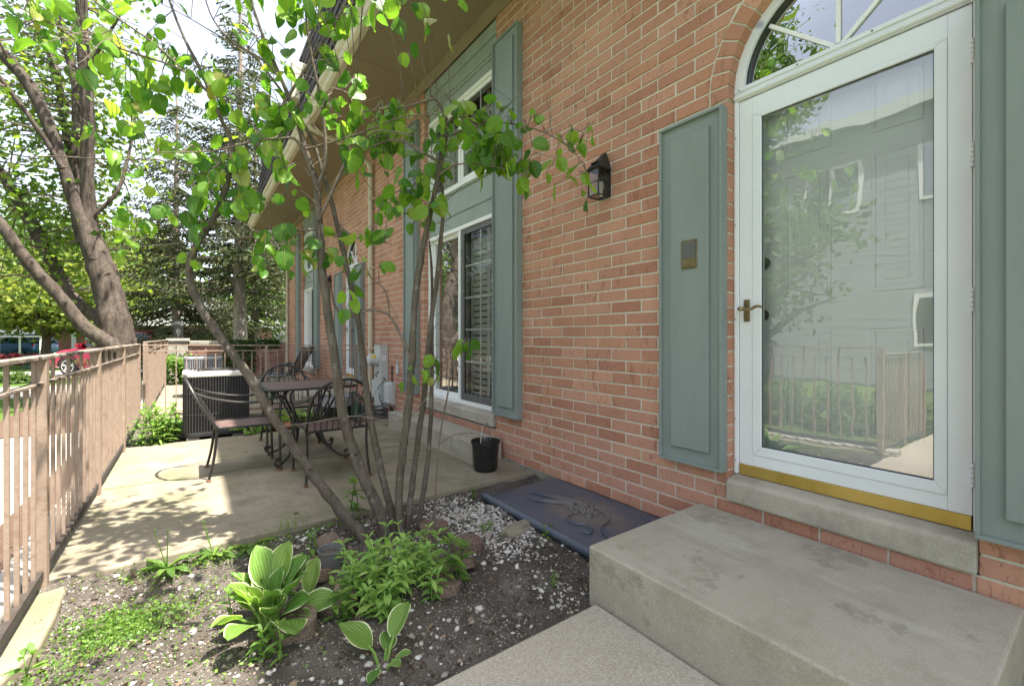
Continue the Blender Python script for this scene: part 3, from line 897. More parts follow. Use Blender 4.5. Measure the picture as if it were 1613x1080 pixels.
def window_bay(dy):
    H = house; a, b = 3.572+dy, 5.198+dy
    so = [(2.356,-.866),(2.356,-.768),(2.37,-.752),(2.45,-.742),(2.62,-.742),(2.62,-.866)]
    build(MB().extr([(x, a, z) for x, z in so], (0, b-a, 0)), "window_sill", M['lime'], H, bevel=.006)
    window(a, b, -.741, 1.243, 5)
    sp = MB().box(2.458, 2.62, a, b, 1.2435, 1.40); sp.box(2.475, 2.62, a, b, 1.4005, 1.688); sp.box(2.445, 2.474, a, b, 1.400, 1.418); sp.box(2.455, 2.474, a, b, 1.668, 1.688)
    build(sp, "spandrel_panel", M['trim_grey'], H, bevel=.003)
    window(a, b, 1.6885, 2.688, 3, True, False)
    fz = MB().box(2.455, 2.62, a, b, 2.6885, 2.80); fz.box(2.44, 2.62, a, b, 2.8005, 2.83); fz.box(2.425, 2.62, a, b, 2.8305, 2.96); fz.box(2.40, 2.62, a, b, 2.9605, 3.085)
    build(fz, "frieze", M['trim_grey'], H, bevel=.004)
for dy in DY:
    entrance(dy)
    window_bay(dy)
    for s in SHUT:
        sh = shutter(s[0]+dy, s[1]+dy, s[2], s[3])
        if dy == 0 and abs(s[0]-1.284) < .01:
            build(MB().box(2.319, 2.3258, 1.425, 1.525, .395, .560), "viewer_plate", M['bronze'], sh, bevel=.003)
            build(MB().box(2.3165, 2.3188, 1.433, 1.517, .452, .548), "viewer_mirror", M['dark_frame'], sh)
            vp = MB().box(2.3145, 2.3187, 1.433, 1.517, .402, .438)
            vp.lathe([(.009, 2.3144), (.010, 2.310), (.004, 2.308)], (0, 1.487, .422), 12, 'x'); vp.lathe([(.006, 2.3144), (.006, 2.311)], (0, 1.455, .420), 10, 'x')
            build(vp, "viewer_button", M['bronze'], sh, bevel=.001)
# eaves
for i in range(7):
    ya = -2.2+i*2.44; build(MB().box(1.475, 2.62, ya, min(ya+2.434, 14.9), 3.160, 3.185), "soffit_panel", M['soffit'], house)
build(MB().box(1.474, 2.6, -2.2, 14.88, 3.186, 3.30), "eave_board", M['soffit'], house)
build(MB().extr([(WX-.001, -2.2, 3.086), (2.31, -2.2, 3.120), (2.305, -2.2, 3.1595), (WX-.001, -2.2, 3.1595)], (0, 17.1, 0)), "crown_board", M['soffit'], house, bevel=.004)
gt = [(1.4735,3.15),(1.41,3.14),(1.378,3.165),(1.366,3.215),(1.335,3.245),(1.322,3.285),(1.330,3.290),(1.345,3.262),(1.385,3.225),(1.40,3.20),(1.4735,3.20)]
build(MB().extr([(x, -2.2, z) for x, z in gt], (0, 17.1, 0)), "gutter", M['fascia'], house)
build(MB().box(1.4605, 1.4738, -2.2, 14.9, 3.2005, 3.33), "fascia_board", M['fascia'], house)
ms = [(1.40,-2.2,3.34),(1.85,-2.2,5.85),(8.4,-2.2,6.2),(8.4,-2.2,3.34)]
roof = build(MB().extr(ms, (0, 17.1, 0)), "mansard_roof", M['shingle'], house)
sk = MB(); rr = random.Random(2)
for row in range(8):
    z0 = 3.34+row*.31; yy = -1.0
    while yy < 14.8:
        w = rr.uniform(.10, .17); t = rr.uniform(.016, .034)
        f0, f1 = (z0-3.34)/2.51, (z0+.30-3.34)/2.51
        xa, xb = 1.40+.45*f0, 1.40+.45*f1
        sk.extr([(xa-t, yy, z0-.02), (xa+.03, yy, z0-.02), (xb+.03, yy, z0+.30), (xb-.006, yy, z0+.30)], (0, w-.012, 0)); yy += w
build(sk, "roof_shake", M['shingle'], roof, kind="stuff")
dm = MB().box(1.42, 2.2, 8.45, 9.05, 4.15, 4.80)
dmo = build(dm, "dormer", M['fascia'], house, bevel=.01)
g = MB(); g.ngon([(1.412, 8.51, 4.22), (1.412, 8.51, 4.73), (1.412, 8.99, 4.73), (1.412, 8.99, 4.22)])
build(g, "glass_pane", M['glass_pale'], dmo, fix=False)
def downspout(yv):
    p = [(2.335, yv, -1.13, .04), (2.335, yv, 0, .04), (2.335, yv, 2.55, .04), (2.325, yv, 2.70, .04), (2.25, yv, 2.82, .04), (1.95, yv, 2.97, .04), (1.62, yv, 3.06, .04), (1.47, yv, 3.10, .04), (1.42, yv, 3.16, .04)]
    q = smooth_path(p, 4)
    d = build(MB().tube([tuple(a[:3]) for a in q], [.040]*len(q), 8), "downspout", M['downspout'], house, smooth=True, ang=50)
    for z in (-.2, 1.1, 2.2): build(MB().box(2.294, 2.3865, yv-.055, yv+.055, z, z+.03), "strap", M['downspout'], d)
downspout(7.10); downspout(14.70)

# concrete steps
def step(name, x0, x1, y0, y1, z0, z1, label):
    o = build(MB().box(x0, x1, y0, y1, z0, z1), name, M['step'], bevel=.010, seg=3)
    for p in o.data.polygons: p.use_smooth = False
    return tag(o, label, "step")
step("concrete_step", 1.468, 2.366, .207, 1.437, -1.45, -.947, "broad grey concrete step below the white front door with the brass plate")
step("concrete_step", 2.045, 2.366, 3.435, 5.53, -1.20, -.948, "long low concrete step under the sliding window behind the black bucket")
step("concrete_step", 1.468, 2.366, .207+PITCH, 1.437+PITCH, -1.3, -.947, "far concrete step below the neighbor's door beyond the cross railing")
# ================================================================ railings
def railing(label, p0, p1, posts, step=.1140, every=3, bal=.0145, post_w=.05, top=(.052, .018), zt=-.084, zm=-.209, zb=-1.062, foot=-1.142, wood=True, dz=0.0):
    t = thing("railing", label, "railing", (p0[0], p0[1], foot), "tan metal railings round the patios")
    a, b = Vector((p0[0], p0[1], 0)), Vector((p1[0], p1[1], 0)); L = (b-a).length; d = (b-a)/L
    def at(s, z): v = a+d*s; return (v.x, v.y, z+dz*s/L)
    build(MB().bar(at(-.02, zt-top[1]/2), at(L+.02, zt-top[1]/2), top[0], top[1]), "top_rail", M['rail_top'] if wood else M['rail'], t, bevel=.003)
    build(MB().bar(at(0, zm), at(L, zm), .034, .012), "mid_rail", M['rail_top'] if wood else M['rail'], t, bevel=.002)
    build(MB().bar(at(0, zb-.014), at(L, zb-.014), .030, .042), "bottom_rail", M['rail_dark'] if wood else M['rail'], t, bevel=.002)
    for s in posts:
        p = build(MB().bar(at(s, foot), at(s, zt-top[1]-.0005), post_w, post_w, tuple(d)), "post", M['rail'], t, bevel=.003)
    def proto(h):
        mb = MB().box(-bal/2, bal/2, -bal/2, bal/2, 0, h); me = mesh_of("baluster", mb.v, mb.f, M['rail']); return me
    ms_, ml_ = proto(zm-.0065-(zb+.0075)), proto(zm-.0065-(zb+.0075)+ (zt-top[1]-zm+.0055))
    n = int(L/step); r = random.Random(3)
    for i in range(1, n+1):
        s = i*L/(n+1)
        if min(abs(s-q) for q in posts) < post_w*.9: continue
        long = i % every == 0
        me = ml_ if long else ms_
        o = link("baluster", me, t, at(s, zb+.0075))
        o.rotation_euler = (r.uniform(-.002, .002), r.uniform(-.004, .004), math.atan2(d.y, d.x)+r.uniform(-.02, .02))
    return t
# balusters that reach the top rail pass through the slim mid rail
railing("long tan railing with peeling top rail along the open left edge of the near patio", (-.555, 1.42), (-.555, 7.56), (0, 1.476, 2.956, 4.44, 6.10))
railing("tan railing across the patio from the corner post to the townhouse wall", (-.50, 7.60), (2.30, 7.60), (.03, 1.42, 2.76), bal=.012, post_w=.032, top=(.034, .014), wood=False, zt=-.10, zm=-.185, zb=-1.03, dz=-.03)
railing("far tan railing running on beside the neighbor's patio to the lamp wall", (-.50, 7.80), (-.50, 14.55), (0, 1.7, 3.4, 5.1, 6.7), zt=-.06, zm=-.185)
railing("tan railing return beside the entry path outside the near corner post", (-.60, 1.415), (-2.05, 1.415), (.72, 1.44), foot=-1.45, zt=-.16, zb=-1.12)

# ================================================================ wall lantern
def lantern(dy, label):
    t = thing("wall_lantern", label, "wall lamp", (WX, 2.165+dy, .98), "black lanterns on the brick wall")
    y0, y1, x0, x1 = 2.118+dy, 2.222+dy, 2.262, 2.3855
    b = .008; fr = MB()
    for x in (x0, x1-b):
        for y in (y0, y1-b): fr.box(x, x+b, y, y+b, .985, 1.165)
    for z in (.980, 1.162):
        fr.box(x0, x1, y0, y0+b, z, z+b); fr.box(x0, x1, y1-b, y1, z, z+b); fr.box(x0, x0+b, y0+b, y1-b, z, z+b); fr.box(x1-b, x1, y0+b, y1-b, z, z+b)
    fr.box(x0+.001, x1, y0+.001, y0+.005, 1.075, 1.081); fr.box((x0+x1)/2-.003, (x0+x1)/2+.003, y0+.001, y0+.0045, .99, 1.16)
    fr.box(x0+.001, x0+.005, y0, y1, 1.075, 1.081)
    build(fr, "frame", M['black_metal'], t)
    rf = MB()
    m = (y0+y1)/2
    V = [(x0-.012, y0-.010, 1.168), (x0-.012, y1+.010, 1.168), (x1, y1+.010, 1.168), (x1, y0-.010, 1.168), (x1, m-.012, 1.305), (x1, m+.012, 1.305), (x1-.02, m+.012, 1.300), (x1-.02, m-.012, 1.300)]
    rf.v = V; rf.f = [(0,1,2,3), (0,7,6,1), (0,3,4,7), (1,6,5,2), (4,5,6,7), (3,2,5,4)]
    build(rf, "roof", M['black_metal'], t, bevel=.002)
    build(MB().bar((x0+.02, y0+.02, 1.215), (x0+.02, y1-.02, 1.215), .022, .006), "roof_vent", M['black_metal'], t)
    build(MB().box(x1-.004, x1-.001, y0+b, y1-b, .99, 1.16), "back_plate", M['black_metal'], t)
    g = MB()
    g.ngon([(x0+.006, y0+b, .99), (x0+.006, y0+b, 1.16), (x0+.006, y1-b, 1.16), (x0+.006, y1-b, .99)]); g.ngon([(x0+b, y0+.006, .99), (x1-b, y0+.006, .99), (x1-b, y0+.006, 1.16), (x0+b, y0+.006, 1.16)]); g.ngon([(x0+b, y1-.006, .99), (x1-b, y1-.006, .99), (x1-b, y1-.006, 1.16), (x0+b, y1-.006, 1.16)])
    build(g, "pane", M['glass_lamp'], t, fix=False)
    build(MB().lathe([(.012, .992), (.012, 1.03), (.016, 1.04), (.022, 1.065), (.017, 1.09), (.006, 1.10)], ((x0+x1)/2+.02, m, 0), 12), "bulb", M['sticker'], t, smooth=True)
lantern(0, "black gabled wall lantern on the brick between the window and the door")
lantern(PITCH, "small black wall lantern beside the neighbor's door beyond the downspout")

# ================================================================ meter and utility boxes
mt_ = thing("electric_meter", "tall grey electric meter cabinet with a round glass meter on the brick", "electric meter", (2.33, 6.58, -1.14))
build(MB().box(2.262, 2.386, 6.455, 6.715, -1.06, -.125), "cabinet", M['meter_grey'], mt_, bevel=.006)
build(MB().box(2.257, 2.386, 6.45, 6.72, -.1245, -.112), "cap", M['meter_grey'], mt_, bevel=.003)
dome = build(MB().lathe([(.098,2.2615),(.098,2.235),(.088,2.225),(.088,2.165),(.080,2.135),(.055,2.120),(.01,2.117)], (0, 6.585, -.335), 20, 'x'), "meter", M['meter_grey'], mt_, smooth=True)
build(MB().box(2.150, 2.22, 6.492, 6.4955, -.300, -.262), "dial_label", M['yellow'], dome)
build(MB().box(2.29, 2.35, 6.4515, 6.4545, -.345, -.275), "sticker", M['sticker'], mt_)
build(MB().box(2.306, 2.334, 6.4498, 6.4512, -.332, -.288), "sticker_mark", M['util_grey'], mt_)
for yy in (6.52, 6.63): build(MB().tube([(2.35, yy, -1.06), (2.35, yy, -1.18)], .023, 10), "conduit", M['meter_grey'], mt_)
ut = thing("cable_box", "pale grey cable junction box low on the wall right of the meter", "utility box", (2.33, 6.27, -1.0))
build(MB().box(2.275, 2.386, 6.175, 6.355, -.955, -.665), "cover", M['util_grey'], ut, bevel=.018, seg=3)
build(MB().box(2.33, 2.3865, 6.16, 6.37, -.97, -.65), "back_plate", M['meter_grey'], ut, bevel=.004)
for q in (((2.36, 6.22, -.97), (2.36, 6.22, -1.16)), ((2.36, 6.29, -.97), (2.365, 6.30, -1.16)), ((2.37, 6.26, -.65), (2.37, 6.26, -.42))): build(MB().tube(q, .011, 8), "conduit", M['black_metal'], ut)
u2 = thing("gas_shutoff_box", "small grey box left of the meter cabinet low on the wall", "utility box", (2.35, 6.86, -.95))
build(MB().box(2.30, 2.386, 6.80, 6.95, -.93, -.66), "cover", M['util_grey'], u2, bevel=.01)
u3 = tag(build(MB().box(2.36, 2.3865, 6.02, 6.09, -.52, -.40).tube([(2.372, 6.055, -.40), (2.372, 6.055, -.33)], .012, 8), "outlet_box", M['util_grey'], bevel=.004), "little grey outdoor outlet box on the brick above the cable box", "outlet")
def cable(pts, r, mt, label, cat="cable"):
    q = smooth_path([(*p, r) for p in pts], 4)
    return tag(build(MB().tube([tuple(a[:3]) for a in q], r, 6), "cable", mt, smooth=True), label, cat)
rc = random.Random(8)
loop = [(2.25+.05*math.sin(i*1.1)+rc.uniform(-.02,.02), 6.42+.14*math.cos(i*.9)+rc.uniform(-.03,.03), -.55-.035*i+rc.uniform(-.03,.03)) for i in range(14)]
cable([(2.26, 6.5, -.50)]+loop+[(2.3, 6.3, -1.12)], .006, M['cable'], "tangled black cable hanging between the meter and the cable box")
coil = [(2.12+.11*math.cos(i*.7), 6.16+.12*math.sin(i*.7), -1.10+.006*i) for i in range(26)]
cable(coil, .011, M['cable'], "coil of black cable lying by the far end of the low step")
cable([(2.30,6.75,-.9),(2.2,6.8,-1.05),(2.1,6.7,-1.12),(1.95,6.5,-1.13),(2.0,6.3,-1.12)], .008, M['cable'], "loose black cable running from the meter down to the bed")
mbr = tag(build(MB().box(1.86, 2.05, 6.10, 6.30, -1.15, -1.125), "paving_brick", M['edging'], bevel=.005), "flat red paver at the back edge of the patio by the cable coil", "paver")

# ================================================================ wrought iron table and chairs
def curve(pts, r, n=8, sub=5):
    q = smooth_path([(*p, r) for p in pts], sub)
    return MB().tube([tuple(a[:3]) for a in q], r, n)
def make_chair(label):
    """faces +Y; feet at z=0"""
    t = thing("patio_chair", label, "chair", (0,0,0), "wrought iron chairs round the patio table")
    I = M['iron']
    # dished seat pan
    mb = MB(); N = 8
    for j in range(N+1):
        for i in range(N+1):
            u, v = i/N*2-1, j/N*2-1
            k = 1-.10*(1-v)*.5; x = u*.235*k; y = v*.225
            mb.v.append((x, y, .405-.014*(1-u*u)*(1-v*v)))
    for j in range(N):
        for i in range(N):
            a = j*(N+1)+i; mb.f.append((a, a+1, a+N+2, a+N+1))
    s = build(mb, "seat", M['seat'], t, smooth=True, fix=False); s.modifiers.new("thick", 'SOLIDIFY').thickness = .004
    rim = [(-.2115,-.225,.405),(.2115,-.225,.405),(.235,.225,.405),(-.235,.225,.405)]
    fr = MB()
    for k in range(4): fr.bar(rim[k], rim[(k+1)%4], .016, .016)
    build(fr, "seat_frame", I, t)
    for sx in (-1, 1):
        rear = [(sx*.235,-.215,.43),(sx*.228,-.222,.30),(sx*.232,-.24,.15),(sx*.245,-.27,.012)]
        l = build(curve(rear, .0105), "leg", I, t, smooth=True)
        build(MB().lathe([(.017,0),(.017,.012),(.011,.016)], (sx*.245,-.27,0), 10), "foot", M['rust'], l)
        front = [(sx*.245,.225,.66-.04),(sx*.25,.238,.60),(sx*.245,.232,.45),(sx*.243,.232,.25),(sx*.245,.240,.012)]
        l = build(curve(front, .0105), "leg", I, t, smooth=True)
        build(MB().lathe([(.017,0),(.017,.012),(.011,.016)], (sx*.245,.240,0), 10), "foot", M['rust'], l)
        arm = [(sx*.205,-.365,.70),(sx*.247,-.25,.655),(sx*.262,-.08,.615),(sx*.265,.06,.605),(sx*.262,.17,.625),(sx*.255,.235,.640),(sx*.248,.262,.620),(sx*.246,.25,.59),(sx*.246,.235,.585)]
        build(curve(arm, .0105), "arm", I, t, smooth=True)
    # bow back and its spindles
    bow = []
    for i in range(13):
        a = math.pi*i/12; bow.append((.245*math.cos(a)*(1 if abs(math.cos(a))<.9 else .97), -.235-.19*math.sin(a)**.6, .42+.40*math.sin(a)**.62))
    bow = [(.235,-.215,.41)]+bow[1:-1]+[(-.235,-.215,.41)]
    build(curve(bow, .0115), "back_bow", I, t, smooth=True)
    for i in range(9):
        x = -.185+.37*i/8; a = math.acos(max(-1, min(1, x*1.14/.245)))
        top = (x*1.14, -.235-.19*math.sin(a)**.6, .42+.40*math.sin(a)**.62)
        build(curve([(x*.92,-.22,.408),(x*1.02,-.255-.05*math.sin(a),.55),top], .0042, 6, 4), "spindle", I, t, smooth=True)
    return t
CH = [((.955, 3.93), 0.0, "iron patio chair with its bow back to the redbud in front of the table"),
      ((.385, 4.49), -math.pi/2, "iron patio chair side on left of the table with rusty feet in the sun"),
      ((.87, 5.33), math.pi, "iron patio chair on the far side of the table by the back bed")]
PZ = -1.142
ch0 = make_chair(CH[0][2])
for i, ((x, y), rz, lb) in enumerate(CH):
    c = ch0 if i == 0 else dup(ch0, (0,0,0), 0, lb)
    c.location = (x, y, PZ+.001); c.rotation_euler = (0, 0, rz)
tb = thing("patio_table", "square wrought iron patio table with a dark red mesh top", "table", (0,0,0))
c_ = .36; pts = []
for (sx, sy) in ((1,1),(-1,1),(-1,-1),(1,-1)):
    for k in range(5):
        a = math.atan2(sy, sx)-math.pi/4+math.pi/2*k/4
        pts.append((sx*(c_-.045)+.045*math.cos(a), sy*(c_-.045)+.045*math.sin(a), .690))
build(MB().extr(pts, (0,0,.010)), "top", M['seat'], tb)
rim = MB().tube([(p[0], p[1], .690) for p in pts]+[(pts[0][0], pts[0][1], .690)], .013, 8)
build(rim, "rim", M['iron'], tb, smooth=True)
for (sx, sy) in ((1,1),(-1,1),(-1,-1),(1,-1)):
    D = [(.20,.68),(.245,.62),(.19,.50),(.13,.36),(.125,.22),(.20,.09),(.30,.03),(.345,.055),(.335,.09),(.310,.085),(.312,.065)]
    lg = build(curve([(sx*d*.9, sy*d*.9, z) for d, z in D], .0105), "leg", M['iron'], tb, smooth=True)
    lg2 = [(.145,.66),(.19,.60),(.145,.47),(.10,.36),(.108,.22),(.165,.115),(.20,.12)]
    build(curve([(sx*d*.9, sy*d*.9, z) for d, z in lg2], .008), "leg_brace", M['iron'], tb, smooth=True)
    build(MB().lathe([(.016,0),(.016,.01),(.010,.022)], (sx*.285, sy*.285, 0), 10), "foot", M['rust'], lg)
build(MB().tube([(.117*math.cos(a*math.pi/8), .117*math.sin(a*math.pi/8), .36) for a in range(17)], .008, 6), "brace_ring", M['iron'], tb, smooth=True)
tb.location = (.895, 4.575, PZ+.001)

# ================================================================ bucket, well cover, pots
bk = thing("nursery_pot", "empty black plastic bucket with a wire handle on the patio corner", "bucket", (2.075, 3.255, PZ))
bx, by = 2.06, 3.24
build(MB().lathe([(.095,PZ+.001),(.100,PZ+.01),(.118,PZ+.235),(.128,PZ+.237),(.128,PZ+.255),(.120,PZ+.256),(.113,PZ+.23),(.094,PZ+.014)], (bx,by,0), 32, cap1=True), "bucket_body", M['plastic_black'], bk, smooth=True, ang=30)
hd = [(bx-.095, by-.07, PZ+.235),(bx-.075, by-.055, PZ+.33),(bx-.045, by-.033, PZ+.385),(bx, by, PZ+.405),(bx+.045, by+.033, PZ+.385),(bx+.075, by+.055, PZ+.33),(bx+.095, by+.07, PZ+.235)]
build(curve(hd, .0035, 6, 5), "wire_handle", M['wire'], bk, smooth=True)
# window well cover: thin moulded sheet with a rolled front lip and raised scrollwork
def cz(x, y):
    f = (x-1.79)/(2.37-1.79)
    z = -1.140+.030*max(0, f)**2
    z += .012*math.exp(-((y-2.15)/.5)**2)*math.sin(min(1, max(0, f))*math.pi)
    return z
cv = thing("window_well_cover", "dark blue plastic window well cover with raised scroll relief beside the step", "well cover", (2.0, 2.1, -1.2))
mb = MB(); Ny, Nx = 56, 26
ys = [1.44+(2.79-1.44)*j/Ny for j in range(Ny+1)]
for j in range(Ny+1):
    y = ys[j]; endk = min(1, (2.79-y)/.16)
    prof = [(1.735,-1.190),(1.737,-1.166),(1.744,-1.150),(1.756,-1.143),(1.768,-1.145),(1.778,-1.152)]
    for i in range(Nx+1):
        if i < 6: x, z = prof[i]
        else:
            x = 1.79+(2.372-1.79-.10*(1-endk)**2)*(i-6)/(Nx-6); z = cz(x, y)-.012
            z += mnoise.noise(Vector((x*7, y*5, 2)))*.006
            if y < 1.66 and x > 1.8: z += .030*math.exp(-((y-1.56-.25*(2.37-x)*.2)/.045)**2)*min(1,(x-1.79)*3)
            z -= .03*(1-endk)**2
        mb.v.append((x, y, z))
for j in range(Ny):
    for i in range(Nx):
        a = j*(Nx+1)+i; mb.f.append((a, a+1, a+Nx+2, a+Nx+1))
sh = build(mb, "cover_sheet", M['cover'], cv, smooth=True, ang=60, fix=False); sh.modifiers.new("thick", 'SOLIDIFY').thickness = .004
def relief(pts, r, nm="scroll_relief"):
    q = smooth_path([(x, y, cz(x, y)-.006+mnoise.noise(Vector((x*7, y*5, 2)))*.006, rr) for x, y, rr in pts], 5)
    build(MB().tube([tuple(a[:3]) for a in q], [max(.002, a[3]) for a in q], 8), nm, M['cover'], cv, smooth=True)
relief([(2.02,2.58,.004),(2.04,2.50,.010),(2.07,2.40,.014),(2.10,2.30,.018),(2.13,2.20,.016),(2.14,2.10,.012)], 0)
relief([(1.95,2.50,.004),(1.96,2.42,.012),(2.0,2.34,.018),(2.05,2.26,.022),(2.08,2.16,.02)], 0)
relief([(2.02,2.09,.008),(1.96,2.09,.010),(1.91,2.04,.011),(1.91,1.97,.010),(1.95,1.92,.010),(1.93,1.86,.009),(1.88,1.84,.008),(1.87,1.88,.006)], 0)
relief([(2.16,2.05,.010),(2.15,1.95,.012),(2.09,1.88,.012),(2.02,1.86,.010),(1.97,1.81,.009),(1.93,1.74,.008),(1.95,1.69,.006),(2.0,1.69,.004)], 0)
rr = random.Random(6)
kn = MB()
for i in range(46):
    a = rr.uniform(0, 6.28); q = rr.random()**.6; x = 2.085+.085*q*math.cos(a); y = 2.10+.13*q*math.sin(a)
    h = rr.uniform(.007, .016); z = cz(x, y)-.007
    kn.lathe([(h*1.5, z-.006), (h*1.3, z+h*.4), (h*.7, z+h*.8), (h*.1, z+h)], (x, y, 0), 8)
build(kn, "boss_relief", M['cover'], cv, smooth=True)

# stacked scalloped edging blocks round the redbud
def edging_mesh():
    out = []
    R = .088
    for i in range(25):
        a = math.radians(42+276*i/24); out.append((R*math.cos(a), R*math.sin(a)))
    for i in range(1, 8):
        a = math.radians(-(180-52)+ -104*0 + 0)
        t = i/8; b = math.radians(232-104*t)
        out.append((.128+.084*math.cos(b), .084*math.sin(b)))
    return out
EO = edging_mesh()
ED = [((.346,1.965),.085,.0,0,160,"reddish scalloped edging block in front next to the big hosta"),
      ((.500,2.37),.055,.30,1,200,"mossy tan edging block tilted beside the grey plastic pot"),
      ((.655,2.70),.05,.12,2,20,"lichened edging block behind the leaning redbud stem"),
      ((1.272,2.195),.075,.0,3,250,"upright edging block nearest the well cover's white pebbles"),
      ((1.135,2.035),.055,.35,4,210,"speckled edging block tilted against the upright one on the right"),
      ((.985,1.915),.06,.22,5,170,"edging block half covered by the perennial on its right side"),
      ((.545,2.085),.06,.25,6,120,"rounded edging block peeping from under the perennial's left side"),
      ((1.205,2.50),.07,.0,7,280,"dark edging block right behind the redbud stems"),
      ((1.03,2.70),.06,.1,8,330,"edging block hidden in the shade behind the redbud clump"),
      ((.48,2.50),.035,.1,9,90,"low flat edging piece sunk in the soil left of the plastic pot")]
for (x, y), h, tilt, sd, rot, lb in ED:
    me_v = [(p[0], p[1], 0) for p in EO]
    mb = MB().extr(me_v, (0, 0, h))
    o = build(mb, "edging_block", M['edging'], bevel=.006, seg=2)
    o.location = (x, y, soil_z(x, y)-.012+abs(tilt)*.02)
    r = random.Random(sd); a = math.radians(rot)
    o.rotation_euler = (tilt*math.cos(a*1.7), -tilt*abs(math.sin(a*1.3)) if tilt else 0, a)
    tag(o, lb, "edging block", "scalloped edging blocks round the redbud")
# flat rock by the cover
import bmesh
def rock(name, x, y, sx, sy, sz, seed, mt, label, cat="rock", sub=3):
    b = bmesh.new(); bmesh.ops.create_icosphere(b, subdivisions=sub, radius=1)
    for v in b.verts:
        n = mnoise.noise(v.co*1.6+Vector((seed,0,0)))*.35+mnoise.noise(v.co*4+Vector((0,seed,0)))*.12
        v.co *= 1+n; v.co.z = max(-.5, min(.62+.1*n, v.co.z))
        v.co = Vector((v.co.x*sx, v.co.y*sy, v.co.z*sz))
    me = bpy.data.meshes.new(name); b.to_mesh(me); b.free(); me.materials.append(mt)
    o = link(name, me, None, (x, y, soil_z(x, y)+sz*.2)); o.rotation_euler = (0, 0, seed)
    return tag(o, label, cat)
rock("flat_rock", 1.64, 2.22, .055, .135, .045, 1.75, M['rock'], "flat tan rock lying against the lip of the blue well cover")
pt = thing("plastic_pot", "small grey plastic pot set in the soil at the foot of the leaning stem", "pot", (.66, 2.50, SOILZ))
z = soil_z(.60, 2.46)
build(MB().lathe([(.056,z-.02),(.064,z+.075),(.068,z+.076),(.068,z+.084),(.062,z+.084),(.053,z-.01)], (.60,2.46,0), 24), "pot_body", M['plastic_grey'], pt, smooth=True, ang=30)
build(MB().lathe([(.057,z+.055),(.02,z+.058),(.001,z+.06)], (.60,2.46,0), 16), "potting_soil", M['soil'], pt)
fp = thing("flower_pot", "large dark flower pot with a pale rim in the bed beyond the chairs", "flower pot", (1.66, 6.35, -1.15))
build(MB().lathe([(.13,-1.16),(.19,-.92),(.185,-.915)], (1.62,6.32,0), 28), "pot_body", M['plastic_black'], fp, smooth=True)
build(MB().lathe([(.195,-.925),(.20,-.80),(.185,-.80),(.175,-.90)], (1.62,6.32,0), 28, cap0=False, cap1=False), "rim", M['ac_grey'], fp, smooth=True)
build(MB().lathe([(.18,-.86),(.05,-.83),(.001,-.82)], (1.62,6.32,0), 20), "potting_soil", M['soil'], fp)
sp = tag(build(MB().lathe([(.12,-1.16),(.17,-1.125),(.18,-1.10),(.172,-1.098),(.12,-1.13)], (.98,6.25,0), 28), "saucer", M['terracotta'], smooth=True), "terracotta saucer lying in the back bed behind the chairs", "saucer")
wc = thing("watering_can", "dark green watering can beside the flower pot", "watering can", (1.9, 6.3, -1.15))
build(MB().lathe([(.085,-1.155),(.095,-1.0),(.080,-.93),(.06,-.92)], (1.88,6.38,0), 20), "can_body", M['green_fence'], wc, smooth=True)
build(curve([(1.82,6.36,-1.10),(1.74,6.33,-1.02),(1.68,6.30,-.92)], .016), "spout", M['green_fence'], wc, smooth=True)
build(curve([(1.94,6.41,-1.05),(2.02,6.44,-.98),(1.99,6.43,-.88),(1.89,6.39,-.90)], .009), "handle", M['green_fence'], wc, smooth=True)

# ================================================================ air conditioners
def ac_unit(cx, cy, z0, w, h, label, bed, lid, louvre):
    t = thing("air_conditioner", label, "air conditioner", (cx, cy, z0), "outdoor air conditioning units")
    R = .09; out = []
    for (sx, sy) in ((1,1),(-1,1),(-1,-1),(1,-1)):
        for k in range(5):
            a = math.atan2(sy, sx)-math.pi/4+math.pi/2*k/4
            out.append((cx+sx*(w/2-R)+R*math.cos(a), cy+sy*(w/2-R)+R*math.sin(a)))
    sc = lambda k: [((x-cx)*k+cx, (y-cy)*k+cy) for x, y in out]
    build(MB().extr([(x, y, z0+.05) for x, y in sc(.94)], (0,0,h-.12)), "core", M['dark_room'], t)
    lv = MB()
    per = out+[out[0]]
    L = sum(math.dist(per[i], per[i+1]) for i in range(len(out))); n = int(L/.027); acc = 0; i = 0; pos = 0
    for k in range(n):
        s = L*k/n
        while s > acc+math.dist(per[i], per[i+1]): acc += math.dist(per[i], per[i+1]); i += 1
        f = (s-acc)/math.dist(per[i], per[i+1]); x = per[i][0]+(per[i+1][0]-per[i][0])*f; y = per[i][1]+(per[i+1][1]-per[i][1])*f
        lv.box(x-.006, x+.006, y-.006, y+.006, z0+.05, z0+h-.07)
    build(lv, "louvre", louvre, t)
    bn = MB()
    for zz in (.34, .66):
        z = z0+h*zz
        q = sc(1.012)+[sc(1.012)[0]]
        bn.tube([(x, y, z) for x, y in q], .003, 6)
    build(bn, "band", louvre if lid is M['ac_grey'] else M['rail_dark'], t)
    build(MB().extr([(x, y, z0) for x, y in sc(1.02)], (0,0,.05)), "base_pan", louvre, t, bevel=.006)
    ld = build(MB().extr([(x, y, z0+h-.07) for x, y in sc(1.035)], (0,0,.055)), "lid", lid, t, bevel=.012, seg=3)
    g = MB()
    for r in (.06,.10,.14,.18,.22,.26):
        g.tube([(cx+r*math.cos(a*math.pi/14), cy+r*math.sin(a*math.pi/14), z0+h-.003) for a in range(29)], .004, 5, cap=False)
    for a in range(8):
        g.bar((cx+.04*math.cos(a*math.pi/4), cy+.04*math.sin(a*math.pi/4), z0+h-.006), (cx+.27*math.cos(a*math.pi/4), cy+.27*math.sin(a*math.pi/4), z0+h-.008), .006)
    build(g, "fan_guard", M['iron'], ld)
    return t
